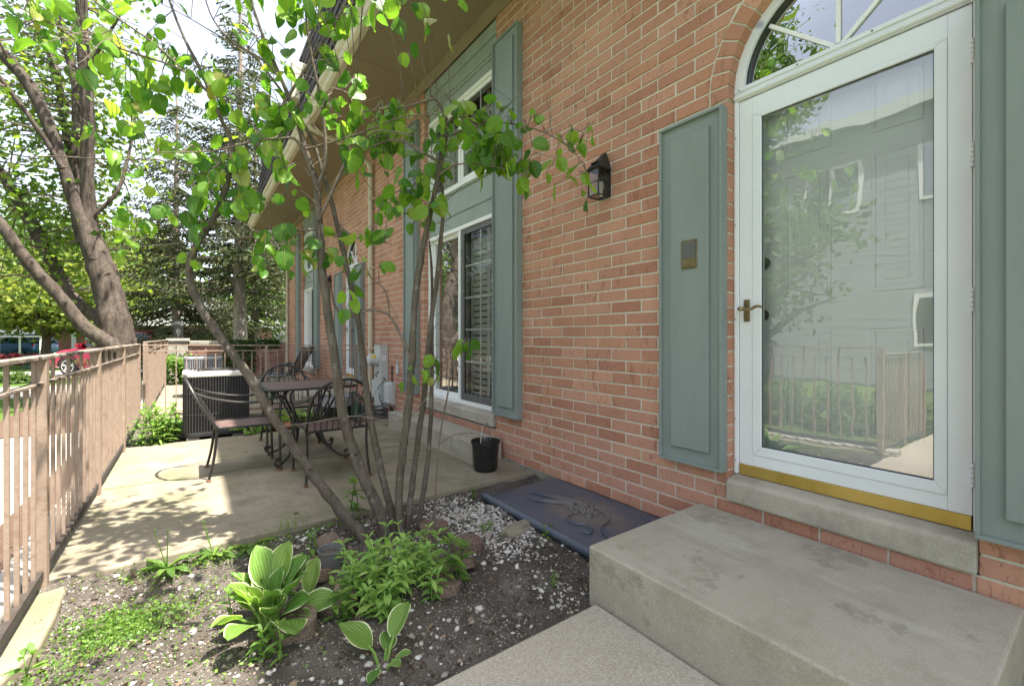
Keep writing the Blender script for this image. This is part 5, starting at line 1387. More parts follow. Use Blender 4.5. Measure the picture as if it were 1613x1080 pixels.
# ================================================================ hostas
HM = [leaf_mesh("leaf", 1.0, w, f, c, M['hosta'], .86, 9, 7) for w, f, c in ((.82,.22,.20),(.72,.40,.12),(.88,.12,.28),(.56,.60,.08))]
def hosta(name, label, x, y, z, items, rg, group="hostas in the beds"):
    t = thing(name, label, "hosta", (x, y, z), group)
    st = MB()
    for (az, el, stem, L, k, roll) in items:
        a = math.radians(az); e = math.radians(el)
        h = Vector((math.cos(a)*math.cos(e), math.sin(a)*math.cos(e), math.sin(e)))
        b = Vector((x, y, z))+Vector((math.cos(a), math.sin(a), 0))*.02
        tip = b+h*stem
        st.tube([b-Vector((0,0,.015)), b.lerp(tip, .5)+Vector((0,0,.01)), tip], [.006, .005, .004], 5)
        e2 = e-math.radians(rg.uniform(5, 25)); dv = Vector((math.cos(a)*math.cos(e2), math.sin(a)*math.cos(e2), math.sin(e2)))
        up = Vector((-math.cos(a)*math.sin(e2), -math.sin(a)*math.sin(e2), math.cos(e2)))
        xx = dv.cross(up); R = Matrix((xx, dv, up)).transposed() @ Matrix.Rotation(math.radians(roll), 3, 'Y')
        o = link("leaf", HM[k], t, tip); o.rotation_euler = R.to_euler(); o.scale = (L, L, L)
    build(st, "leaf_stalk", M['leaf_plant'], t, smooth=True)
    return t
rh = random.Random(31)
bigh = []
for i in range(30):
    az = i*137.5+rh.uniform(-20,20); el = rh.uniform(58, 88) if i % 5 else rh.uniform(30, 50)
    bigh.append((az, el, rh.uniform(.07, .18), rh.uniform(.11, .165), rh.choice((0,0,1,2,3)), rh.uniform(-25,25)))
hosta("hosta", "big white edged hosta clump in the sunny front bed", .27, 2.09, soil_z(.27,2.09), bigh, rh)
hosta("hosta", "small hosta with a few white edged leaves nearest the entry path", .575, 1.60, soil_z(.575,1.60),
      [(125,50,.075,.135,2,8),(38,52,.085,.125,1,-10),(60,40,.04,.085,0,20),(285,40,.03,.06,1,0),(220,30,.03,.055,2,10),(330,35,.03,.06,1,0)], rh)
hosta("hosta", "single folded hosta shoot behind the front edging block", .43, 2.20, soil_z(.43,2.2), [(60,72,.04,.15,3,0),(190,66,.03,.08,3,0)], rh)
for x, y, lb, n, s in ((.62, 6.16, "light edged hosta at the foot of the black air conditioner", 18, .15), (.98, 6.55, "low hosta in the back bed seen under the table", 16, .13), (1.32, 6.75, "hosta in the back bed behind the far chair", 16, .13), (1.15, 7.1, "hosta close to the cross railing in the back bed", 16, .13), (-.10, 6.95, "yellow green hosta between the shrub and the black air conditioner", 16, .17)):
    hosta("hosta", lb, x, y, -1.165, [(i*137.5, rh.uniform(20,65), rh.uniform(.06,.13), rh.uniform(.7,1.1)*s, rh.choice((0,1,2)), rh.uniform(-20,20)) for i in range(n)], rh)

# ================================================================ leafy perennials and weeds
def stem_plant(t, x, y, z, h, pairs, ll, rg, mt, lean=.18, broad=.34):
    """one upright stem with opposite leaves: one mesh"""
    mb = MB(); lx, ly = rg.uniform(-lean, lean)*h, rg.uniform(-lean, lean)*h
    P = [(x+lx*f*f, y+ly*f*f, z-.01+h*f) for f in (0,.35,.7,1)]
    mb.tube(P, [.0035,.003,.0025,.0015], 5)
    def leaf(b, a, el, L):
        dv = Vector((math.cos(a)*math.cos(el), math.sin(a)*math.cos(el), math.sin(el))); sd = Vector((-math.sin(a), math.cos(a), 0)); up = sd.cross(dv)*-1
        i = len(mb.v); w = L*broad/2
        for (f, ww, dz) in ((0,.12,0),(.3,.85,.01),(.6,.9,-.02)):
            c = b+dv*L*f+Vector((0,0,-L*.25*f*f))
            mb.v.extend([tuple(c-sd*w*ww+Vector((0,0,w*.35*ww))), tuple(c), tuple(c+sd*w*ww+Vector((0,0,w*.35*ww)))])
        mb.v.append(tuple(b+dv*L+Vector((0,0,-L*.25))))
        for r in (0, 3):
            mb.f.extend([(i+r, i+r+1, i+r+4, i+r+3), (i+r+1, i+r+2, i+r+5, i+r+4)])
        mb.f.extend([(i+6, i+7, i+9), (i+7, i+8, i+9)])
    for k in range(pairs):
        f = .18+.82*k/max(1, pairs-1); c = Vector((x+lx*f*f, y+ly*f*f, z-.01+h*f)); a = k*math.pi/2+rg.uniform(-.4,.4)
        L = ll*(1-.45*abs(f-.6))*rg.uniform(.8,1.15); el = rg.uniform(-.1,.45)+(.5 if f > .9 else 0)
        leaf(c, a, el, L); leaf(c, a+math.pi+rg.uniform(-.3,.3), el+rg.uniform(-.15,.15), L)
    for k in range(3): leaf(Vector(P[-1]), k*2.1+rg.uniform(-.3,.3), rg.uniform(.5,1.0), ll*.55)
    o = build(mb, "leafy_stem", mt, t, fix=False)
    for p in o.data.polygons: p.use_smooth = True
    return o
rp = random.Random(17)
pn = thing("perennial", "bushy light green perennial with pointed leaves in front of the redbud stems", "plant", (.80, 2.06, SOILZ))
for i in range(52):
    a = rp.uniform(0, 6.28); q = rp.random()**.55
    x, y = .80+.26*q*math.cos(a), 2.06+.23*q*math.sin(a)
    stem_plant(pn, x, y, soil_z(x, y), rp.uniform(.14,.29)*(1.1-.35*q), rp.randint(5,7), rp.uniform(.058,.085), rp, M['leaf_plant'])
for cx, cy, lb, n, h in ((.53,1.98,"leafy green seedling clump by the front edging block",5,.16),(1.02,1.90,"upright leafy shoots at the right side of the perennial",5,.22),(.165,2.17,"young broad leaved weed in front of the big hosta",3,.17),(.52,2.60,"small leafy weed between the big hosta and the plastic pot",2,.16),(.22,1.86,"light green seedlings at the sunny bottom of the bed",4,.12),(.86,3.0,"pale leafy weed at the patio edge behind the stems",3,.22),(-.40,2.06,"lone leaf sprout at the broken edge of the walk",2,.15),(1.50,2.30,"small green weed among the white pebbles",3,.07),(1.75,2.02,"tiny weed under the lip of the well cover",2,.08),(1.45,1.62,"little weed in the soil near the step corner",2,.05),(1.66,2.88,"lone sprout at the corner of patio and well cover",2,.08)):
    t = thing("weed", lb, "weed", (cx, cy, SOILZ))
    for i in range(n):
        x, y = cx+rp.uniform(-.05,.05), cy+rp.uniform(-.05,.05)
        stem_plant(t, x, y, soil_z(min(x,2.3), min(max(y,1.4),2.96)) if y < 2.95 else -1.16, h*rp.uniform(.7,1.15), rp.randint(3,5), h*.36+.012, rp, M['leaf_weed'])
# rosettes of long leaves along the patio edge
def rosette(x, y, z, label, n, L, rg, cat="weed", stalks=2):
    t = thing("dandelion_weed", label, cat, (x, y, z)); 
    me = leaf_mesh("leaf", 1.0, .24, .25, .35, M['leaf_weed'], 1.15, 6, 5)
    for i in range(n):
        a = i*2.4+rg.uniform(-.3,.3); e = rg.uniform(.15, .9)
        dv = Vector((math.cos(a)*math.cos(e), math.sin(a)*math.cos(e), math.sin(e))); up = Vector((-math.cos(a)*math.sin(e), -math.sin(a)*math.sin(e), math.cos(e)))
        R = Matrix((dv.cross(up), dv, up)).transposed(); s = L*rg.uniform(.6,1.1)
        o = link("leaf", me, t, (x, y, z)); o.rotation_euler = R.to_euler(); o.scale = (s*1.15, s, s)
    st = MB()
    for i in range(stalks):
        a = rg.uniform(0,6.28); st.tube([(x,y,z),(x+.03*math.cos(a),y+.03*math.sin(a),z+L*.9),(x+.05*math.cos(a),y+.05*math.sin(a),z+L*1.5)],[.003,.0022,.0015],5)
        st.lathe([(.002,z+L*1.5-.004),(.004,z+L*1.5+.003),(.003,z+L*1.5+.009),(.001,z+L*1.5+.012)], (x+.05*math.cos(a),y+.05*math.sin(a),0), 8)
    if stalks: build(st, "flower_stalk", M['leaf_weed'], t, smooth=True)
rosette(-.10, 2.90, soil_z(-.10,2.9), "dandelion rosette with long leaves at the sunny patio edge", 10, .14, rp)
rosette(.27, 2.93, soil_z(.27,2.93), "narrow leaved weed standing behind the big hosta at the patio edge", 8, .13, rp, stalks=0)
rosette(.10, 2.92, soil_z(.1,2.92), "tall pale weed at the patio edge between dandelion and hosta", 8, .12, rp, stalks=2)
# ground cover: creeping small leaves, uncountable
g = np.random.default_rng(5)
def gz(C): return np.array([soil_z(min(max(a,-.59),2.3), min(max(b,1.37),2.95)) for a, b in C])
pts = []
for (cx, cy, sx, sy, n) in ((-.24,2.45,.10,.11,1000),(-.05,2.55,.14,.10,220),(-.38,2.1,.06,.12,150),(-.05,2.1,.22,.18,110),(.05,2.87,.25,.04,300),(-.38,1.85,.08,.15,160),(.15,1.9,.15,.15,60),(.55,2.9,.3,.04,120),(1.3,2.6,.3,.2,60)):
    pts.append(g.normal((cx,cy),(sx,sy),(int(n*2.4),2)))
P2 = np.concatenate(pts); P2 = P2[(P2[:,0] > -.55)&(P2[:,1] < 2.95)&(P2[:,1] > 1.4)]
C = np.column_stack([P2, gz(P2)+g.random(len(P2))*.028+.004])
V, F = leaf_quads(C, .0135, g, .7, -.1, .25); o = np_mesh("ground_cover", V, F, M['leaf_weed'])
tag(o, "creeping low green ground cover over the sunny left half of the bed", "ground cover")
# dry blades and straw
tx = MB()
for i in range(160):
    x, y = rp.uniform(-.5,1.6), rp.uniform(1.45,2.9); z = soil_z(x,y)+.006; a = rp.uniform(0,6.28); L = rp.uniform(.02,.09)
    tx.tube([(x,y,z),(x+L*.5*math.cos(a),y+L*.5*math.sin(a),z+rp.uniform(.002,.012)),(x+L*math.cos(a+.3),y+L*math.sin(a+.3),z)], .0012, 4)
tag(build(tx, "straw_litter", M['bark_spruce'], kind="stuff", fix=False), "thin dry twigs and straw scattered on the soil", "litter")
dl = np.array([(rp.uniform(-.5,1.6), rp.uniform(1.45,2.9)) for _ in range(150)]); dl = np.column_stack([dl, [soil_z(a, b)+.008 for a, b in dl]])
V, F = leaf_quads(dl, .034, np.random.default_rng(3), .55, 0, .6)
tag(np_mesh("dead_leaf_litter", V, F, M['dead_leaf']), "brown shrivelled dead leaves lying about on the soil", "litter")
# grassy tuft at patio edge
gt_ = MB()
for i in range(46):
    x, y = rp.gauss(.47,.06), rp.gauss(2.955,.012); L = rp.uniform(.05,.12); a = rp.uniform(0,6.28)
    gt_.v += [(x-.0012,y,-1.15),(x+.0012,y,-1.15),(x+.3*L*math.cos(a),y+.3*L*math.sin(a),-1.15+L)]; k = len(gt_.v); gt_.f.append((k-3,k-2,k-1))
tag(build(gt_, "grass_tuft", M['leaf_weed'], kind="stuff", fix=False), "wispy grass tuft growing in the crack at the patio edge", "grass")

# pebbles, crumbs: uncountable, joined
def scatter(name, mt, pos, size, rg, label, flat=.62):
    b = bmesh.new(); bmesh.ops.create_icosphere(b, subdivisions=1, radius=1); bv = np.array([v.co[:] for v in b.verts]); b.faces.ensure_lookup_table(); bf = np.array([[v.index for v in f.verts] for f in b.faces]); b.free()
    n = len(pos); m = len(bv)
    V = np.repeat(bv[None], n, 0)*(1+.28*rg.normal(size=(n, m, 1)).clip(-1.2,1.2))
    sc = size[:, None]*(1+.35*rg.normal(size=(n, 3)).clip(-1,1)); sc[:, 2] *= flat
    V = V*sc[:, None, :]; a = rg.random(n)*6.28; ca, sa = np.cos(a)[:,None], np.sin(a)[:,None]
    X = V[:,:,0]*ca-V[:,:,1]*sa; Y = V[:,:,0]*sa+V[:,:,1]*ca; V[:,:,0] = X; V[:,:,1] = Y
    V += pos[:, None, :]; F = (bf[None]+(np.arange(n)*m)[:,None,None]).reshape(-1, 3)
    return tag(np_mesh(name, V.reshape(-1, 3), F, mt), label, "stones")
def bedpos(n, fn, rg):
    out = []
    while len(out) < n:
        x, y = rg.uniform(-.5, 1.74), rg.uniform(1.42, 2.94)
        if y < 1.40 and x < 1.47: continue
        if x > 1.44 and y < 1.46: continue
        if rg.random() < fn(x, y): out.append((x, y, soil_z(x, y)))
    return np.array(out)
def dens(x, y):
    d = .06*max(0, mnoise.noise(Vector((x*4, y*4, 1)))+.15)+.008
    d += .95*math.exp(-(((x-1.52)/.20)**2+((y-2.60)/.30)**2))
    d += .45*math.exp(-(((x-1.55)/.16)**2+((y-2.2)/.22)**2))
    d += .22*math.exp(-(((x-1.40)/.09)**2+((y-1.55)/.12)**2))
    d += .12*math.exp(-(((x-.75)/.5)**2+((y-2.85)/.1)**2))
    d += .05*math.exp(-(((x-.55)/.3)**2+((y-1.6)/.2)**2))
    return d
p = bedpos(2500, dens, g); s = np.exp(g.normal(-4.95, .38, len(p))).clip(.003, .018); p[:,2] += s*.25
scatter("white_pebbles", M['pebble'], p, s, g, "white marble pebbles thickest beside the well cover")
p = bedpos(7000, lambda x, y: max(.1, .5+.8*mnoise.noise(Vector((x*5, y*5, 3)))), g); s = np.exp(g.normal(-5.5, .50, len(p))).clip(.0016, .016); p[:,2] += s*.2
scatter("soil_crumbs", M['crumb'], p, s, g, "dark crumbs and clods of soil over the planting bed")
p = bedpos(1900, lambda x, y: max(.03, .3+.9*mnoise.noise(Vector((x*3.5, y*3.5, 7)))+.25*(x > .9)), g); s = np.exp(g.normal(-6.15, .30, len(p))).clip(.001, .005); p[:,2] += s*.4+.001
scatter("pale_grit", M['pebble'], p, s, g, "pale grit specks mixed into the dark soil")
p = np.column_stack([g.uniform(.3,2.2,60), g.uniform(2.97,6.0,60), np.full(60,-1.140)]); s = np.exp(g.normal(-5.3,.4,60)).clip(.002,.012)
scatter("patio_debris", M['crumb'], p, s, g, "small bits of debris lying on the patio slabs")

# bushy shrub at the railing
sb = thing("peony_bush", "light green peony bush against the railing at the back of the patio", "shrub", (-.30, 6.20, -1.165))
for i in range(46):
    a = rp.uniform(0,6.28); q = rp.random()**.6; x, y = -.29+.24*q*math.cos(a), 6.28+.26*q*math.sin(a)
    stem_plant(sb, x, y, -1.165, rp.uniform(.26,.44)*(1.08-.3*q), rp.randint(6,8), rp.uniform(.08,.12), rp, M['leaf_weed'], .35, .30)

# ================================================================ large trees
def bark_limb(pts, sub=4, n=12, rg=rt):
    mb, q = limb_mesh(pts, sub, n, .16, rg, .05); return mb
mp = thing("maple_tree", "large maple with a thick leaning trunk and many limbs beyond the railing", "tree", (-1.23, 12.0, GZ))
for k, pts in LIMBS.items():
    build(bark_limb(pts, 4, 14), "trunk" if k == 'trunk' else "limb", M['bark_maple'], mp, smooth=True, ang=80)
gm = np.random.default_rng(12)
cl = []
LQ = [q for k, pts in LIMBS.items() if k != 'trunk' for q in smooth_path(pts, 4)]
for q in LQ:
    if q[2] < .9: continue
    for _ in range(2):
        off = gm.normal(size=3)*(.65, .5, .45)+np.array((-.2, 1.1, .1)); cl.append(np.array(q[:3])+off)
for _ in range(60):
    a = gm.normal(size=3); a /= np.linalg.norm(a); r = gm.random()**.4
    cl.append(np.array((-3.6, 12.2, 5.6))+a*r*np.array((3.6, 4.2, 4.4)))
cl = np.array([c for c in cl if c[0] < -.75 and c[2] > .55])
twm = MB()
tips = []
for c in cl:
    k = int(np.argmin([abs(q[0]-c[0])+abs(q[1]-c[1])+abs(q[2]-c[2]) for q in LQ])); q = LQ[k]
    m = (np.array(q[:3])+c)/2+(0,0,.1); twm.tube([tuple(q[:3]), tuple(m), tuple(c)], [.022,.014,.006], 4, False)
build(twm, "twig", M['bark_dark'], mp, kind="stuff", fix=False)
C = np.repeat(cl, 18, 0)+gm.normal(size=(len(cl)*18, 3))*(.30,.30,.17)
V, F = leaf_quads(C, .115, gm, .8, .25, .35); np_mesh("foliage", V, F, M['leaf_maple'], mp)

def deciduous(name, label, x, y, h, r, mt, seed, nclump=110, per=70, lsz=.24, cz=None, zr=None, z0=GZ, tr=.16, trunk=True):
    rg = np.random.default_rng(seed)
    t = thing(name, label, "tree", (x, y, z0), "trees and bushes beyond the railing")
    cz = cz if cz is not None else z0+h*.60; zr = zr or h*.42
    if trunk:
        mb = MB(); rr_ = random.Random(seed)
        mb.tube([(x,y,z0-.1),(x+.05,y,z0+h*.2),(x-.04,y+.05,z0+h*.45),(x+.03,y,cz+zr*.4)], [tr*1.25,tr,tr*.7,tr*.25], 9)
        for i in range(9):
            a = rr_.uniform(0,6.28); f = rr_.uniform(.2,.6); b = Vector((x,y,z0+h*f)); e = b+Vector((math.cos(a)*r*.75, math.sin(a)*r*.75, h*rr_.uniform(.08,.3)))
            mb.tube([b, b.lerp(e,.5)+Vector((0,0,h*.03)), e], [tr*.45, tr*.28, tr*.08], 6)
        build(mb, "trunk", M['bark_maple'], t, smooth=True, ang=80)
    a = rg.normal(size=(nclump, 3)); a /= np.linalg.norm(a, axis=1)[:, None]; q = (rg.random(nclump)**.45)[:, None]
    cl = np.array((x, y, cz))+a*q*np.array((r, r, zr))
    C = np.repeat(cl, per, 0)+rg.normal(size=(nclump*per, 3))*np.array((r*.16, r*.16, zr*.10))
    V, F = leaf_quads(C, lsz, rg, .8, .2, .35); np_mesh("crown", V, F, mt, t)
    return t
deciduous("shade_tree", "bright yellow green tree over the red parked car", -5.6, 30, 6.6, 3.6, M['leaf_far'], 1, 150, 80, .22, GZ+3.6, 1.9)
deciduous("shade_tree", "mid green street tree with a slim trunk at the photo's left edge", -10.5, 36, 8.5, 3.6, M['leaf_far2'], 2, 130, 70, .26, GZ+4.9, 2.8)
deciduous("shade_tree", "taller green tree behind the yellow green tree", -8.5, 44, 12, 5.0, M['leaf_far2'], 3, 110, 70, .32, GZ+6.5, 4.0)
deciduous("shade_tree", "pale green tree showing between the maple trunk and the spruces", -2.8, 36, 10, 3.0, M['leaf_far'], 4, 90, 60, .28, GZ+4.5, 3.6)
deciduous("shade_tree", "dark green tree standing far behind the spruces", 4.5, 40, 11, 4.0, M['leaf_far2'], 5, 100, 60, .30, GZ+5, 4.4)
deciduous("shade_tree", "distant tree at the far left beyond the street", -22, 46, 10, 5.0, M['leaf_far2'], 6, 110, 60, .34, GZ+5, 4)
def bush(label, x, y, r, h, mt, seed, n=1100, sz=.07, name="bush", z0=GZ):
    rg = np.random.default_rng(seed)
    t = thing(name, label, "bush", (x, y, z0), "low bushes by the street")
    a = rg.normal(size=(n, 3)); a /= np.linalg.norm(a, axis=1)[:, None]; a[:, 2] = np.abs(a[:, 2])
    C = np.array((x, y, z0))+a*(rg.random(n)**.35)[:, None]*np.array((r, r, h))
    V, F = leaf_quads(C, sz, rg, .8, 0, .2); np_mesh("foliage", V, F, mt, t)
    mb = MB()
    for i in range(6): mb.tube([(x,y,z0-.03),(x+r*.5*math.cos(i),y+r*.5*math.sin(i),z0+h*.7)], [.015,.006], 5)
    build(mb, "stem", M['bark_dark'], t)
for i, (x, lb) in enumerate(((-5.6,"rounded green bush first from the left beyond the walk"),(-5.0,"rounded green bush second from the left beyond the walk"),(-4.4,"rounded green bush third from the left beyond the walk"),(-3.85,"rounded green bush nearest the wide railing post beyond the walk"))):
    bush(lb, x, 20.9-.2*i, .36, .34, M['leaf_far2'], 30+i, 900, .08)
for i, (x, lb) in enumerate(((-8.2,"dark red barberry bush at the left end of the hedge"),(-7.5,"dark red barberry bush second in the hedge"),(-6.8,"dark red barberry bush in the middle of the hedge"),(-6.1,"dark red barberry bush right of the hedge's middle"),(-5.4,"dark red barberry bush at the right end of the hedge behind the car"))):
    bush(lb, x, 34.4-.3*i, .55, .62, M['leaf_red'], 40+i, 900, .11, "barberry_bush")

# spruces
def spruce(label, x, y, h, r, tr, seed, z0=GZ, zlow=.5, whorl=9):
    rg = np.random.default_rng(seed); rr_ = random.Random(seed)
    t = thing("spruce_tree", label, "tree", (x, y, z0), "old spruces behind the garden wall")
    build(MB().tube([(x+.02*math.sin(i*1.7), y, z0-.1+(h+.1)*i/10) for i in range(11)], [tr*(1.12-i/10) for i in range(11)], 12, True, .12, rr_), "trunk", M['bark_spruce'], t, smooth=True, ang=80)
    br = MB(); Cs = []; Ds = []
    z = z0+zlow
    while z < z0+h-.3:
        f = (z-z0)/h; R = r*(1-f)**.75+.25
        for k in range(whorl):
            a = rr_.uniform(0, 6.28); L = R*rr_.uniform(.6,1.1)
            if rr_.random() < .12: continue
            P = []; dz = L*rr_.uniform(.16,.34); zz = z+rr_.uniform(-.15,.15)
            for s in range(6):
                u = s/5; P.append(Vector((x+math.cos(a)*L*u, y+math.sin(a)*L*u, zz-dz*u+dz*.75*u**3)))
            br.tube(P, [.030*(1-u/6)*(1.2-f) for u in range(6)], 4, False)
            m = int(L/.14)
            for s in range(2, m+1):
                u = s/m; i = min(4, int(u*5)); p = P[i].lerp(P[i+1], u*5-i)
                for side in (-1, 1):
                    ln = (.16+.42*L*.35*(1-abs(u-.55)))*rr_.uniform(.6,1.2)
                    d = Vector((-math.sin(a)*side+math.cos(a)*.5, math.cos(a)*side+math.sin(a)*.5, -rr_.uniform(.25,.9))).normalized()
                    nn = max(3, int(ln/.055))
                    for q in range(nn):
                        c = p+d*ln*(q+.5)/nn; Cs.append(c[:]); Ds.append((d+Vector((rr_.uniform(-.6,.6), rr_.uniform(-.6,.6), rr_.uniform(-.5,.3)))).normalized()[:])
        z += rr_.uniform(.26,.40)
    build(br, "branch", M['bark_dark'], t, kind="stuff", fix=False)
    C = np.array(Cs); D = np.array(Ds); n = len(C)
    s = np.cross(D, rg.normal(size=(n, 3))); s /= np.linalg.norm(s, axis=1)[:, None]
    L = (.09+.09*rg.random(n))[:, None]; w = (.018+.016*rg.random(n))[:, None]
    V = np.stack([C-D*L*.5, C+s*w, C+D*L*.6, C-s*w], 1).reshape(-1, 3)
    np_mesh("needles", V, np.arange(4*n, dtype=np.int32).reshape(n, 4), M['needle'], t)
    return t
spruce("old spruce with a pale bare trunk right behind the ivy covered garden wall", 1.38, 18.0, 13.5, 2.7, .21, 3, zlow=3.2)
spruce("shaggy spruce whose thin trunk rises behind the lantern on the wall", -.45, 21.5, 11.5, 2.9, .15, 4, zlow=.9)
spruce("spruce farther back filling the gap between the two nearer spruces", 2.6, 25.5, 12.5, 3.0, .2, 5, zlow=.8)

# ================================================================ garden wall with its lamp, ivy, loungers, hose
gw = thing("garden_wall", "low brick garden wall with a pale stone cap at the end of the patios", "wall", (1.0, 15.3, -1.3))
build(MB().box(-.45, 2.70, 15.25, 15.42, -1.45, -.205), "core", M['mortar'], gw)
gb = MB(); rg_ = random.Random(9)
for k in range(14):
    z0 = -1.30+k*.0775; o_ = 0 if k % 2 else .12; xx = -.45-o_
    while xx < 2.70:
        a, b = max(-.45, xx+.005), min(2.70, xx+.235); xx += .24
        if b-a > .03: gb.box(a, b, 15.235-rg_.uniform(0,.006), 15.30, z0+.005, z0+.0725)
build(gb, "brick", M['garden_brick'], gw, kind="stuff")
xx = -.50
for k in range(7):
    build(MB().box(xx+.004, xx+.456, 15.18, 15.48, -.204, -.100), "cap_stone", M['cap'], gw, bevel=.012); xx += .46
pl = thing("wall_pier", "square stone pier at the left end of the garden wall carrying the lantern", "pier", (-.28, 15.0, -1.4))
build(MB().box(-.49, -.06, 14.75, 15.17, -1.45, -.11), "shaft", M['cap'], pl, bevel=.01)
build(MB().box(-.53, -.02, 14.71, 15.178, -.1095, -.035), "cap", M['cap'], pl, bevel=.012)
ln = thing("pier_lantern", "black post lantern with clear panes standing on the wall pier", "lamp", (-.27, 14.95, -.03))
cx, cy = -.27, 14.95
fr = MB().box(cx-.10, cx+.10, cy-.10, cy+.10, -.034, -.005)
for sx in (-1,1):
    for sy in (-1,1): fr.box(cx+sx*.092-.008, cx+sx*.092+.008, cy+sy*.092-.008, cy+sy*.092+.008, -.0049, .335)
build(fr, "frame", M['black_metal'], ln)
rf = MB(); rf.lathe([(.175,.336),(.165,.352),(.09,.40),(.03,.42),(.012,.45)], (cx,cy,0), 4); build(rf, "roof", M['black_metal'], ln)
g4 = MB()
for a, b in (((-.084,-.092),(.084,-.092)),((.092,-.084),(.092,.084)),((-.084,.092),(.084,.092)),((-.092,-.084),(-.092,.084))):
    g4.ngon([(cx+a[0],cy+a[1],0),(cx+b[0],cy+b[1],0),(cx+b[0],cy+b[1],.33),(cx+a[0],cy+a[1],.33)])
build(g4, "pane", M['glass_lamp'], ln, fix=False)
build(MB().lathe([(.02,0),(.02,.08),(.045,.12),(.05,.17),(.03,.22),(.005,.235)], (cx,cy,0), 12), "bulb", M['sticker'], ln, smooth=True)
gi = np.random.default_rng(7)
for (x0, x1, n, lb) in ((.75, 1.55, 900, "dark green ivy hanging over the middle of the garden wall"), (1.6, 2.2, 260, "thin trail of ivy along the cap near the building end")):
    t = thing("ivy", lb, "ivy", ((x0+x1)/2, 15.2, -1.3))
    xs = gi.uniform(x0, x1, n); zs = -.08-gi.random(n)**1.6*(1.0 if n > 500 else .25)
    C = np.column_stack([xs, 15.19-gi.random(n)*.06, zs]); V, F = leaf_quads(C, .075, gi, .9, .4, 0); np_mesh("foliage", V, F, M['ivy'], t)
    build(MB().tube([(x0+.1,15.22,-1.2),((x0+x1)/2,15.20,-.5),(x1-.1,15.2,-.12)], .008, 5), "vine", M['bark_dark'], t)
deciduous("railing_shrub", "leafy shrub by the far railing in front of the wall pier", -.15, 13.6, 1.2, .42, M['leaf_weed'], 71, 40, 45, .075, -.75, .42, -1.15, .03)
bush("green bush just beyond the bend where the two railings meet", -.95, 9.2, .28, .6, M['leaf_far2'], 77, 800, .07)
def lounger(label):
    t = thing("lounge_chair", label, "chair", (0,0,0), "sling loungers on the neighbor's patio")
    for sx in (-.27, .27):
        build(curve([(sx,.55,.30),(sx,.1,.32),(sx,-.10,.36),(sx,-.42,.92)], .013, 8), "frame", M['iron'], t, smooth=True)
        build(curve([(sx,.45,0.01),(sx,.30,.30),(sx,.18,.52),(sx,-.18,.54)], .012, 8), "arm", M['iron'], t, smooth=True)
        build(curve([(sx,-.32,.01),(sx,-.2,.30),(sx,-.1,.54)], .012, 8), "leg", M['iron'], t, smooth=True)
    mb = MB()
    pr = [(.55,.305),(.30,.30),(.10,.315),(-.08,.36),(-.16,.47),(-.29,.70),(-.42,.93)]
    for (y, z) in pr: mb.v += [(-.262,y,z),(0,y,z-.02),(.262,y,z)]
    for j in range(len(pr)-1):
        for i in range(2): a = j*3+i; mb.f.append((a,a+1,a+4,a+3))
    s = build(mb, "sling", M['sling'], t, smooth=True, fix=False); s.modifiers.new("thick", 'SOLIDIFY').thickness = .006
    return t
l0 = lounger("grey sling lounger nearer the cross railing with its back to the window"); l0.location = (1.72, 10.6, PZ); l0.rotation_euler = (0,0,math.radians(55))
l1 = dup(l0, (1.85, 11.35, PZ), math.radians(60), "grey sling lounger farther from the cross railing toward the garden wall")
hs = thing("garden_hose", "bright green garden hose coiled on the ground by the loungers", "hose", (1.15, 9.3, PZ))
q = [(1.15+(.17+.02*math.sin(i*.37))*math.cos(i*.5), 9.3+.17*math.sin(i*.5), PZ+.02+.0052*i) for i in range(60)]
build(MB().tube(q, .017, 7), "hose_coil", M['hose'], hs, smooth=True)

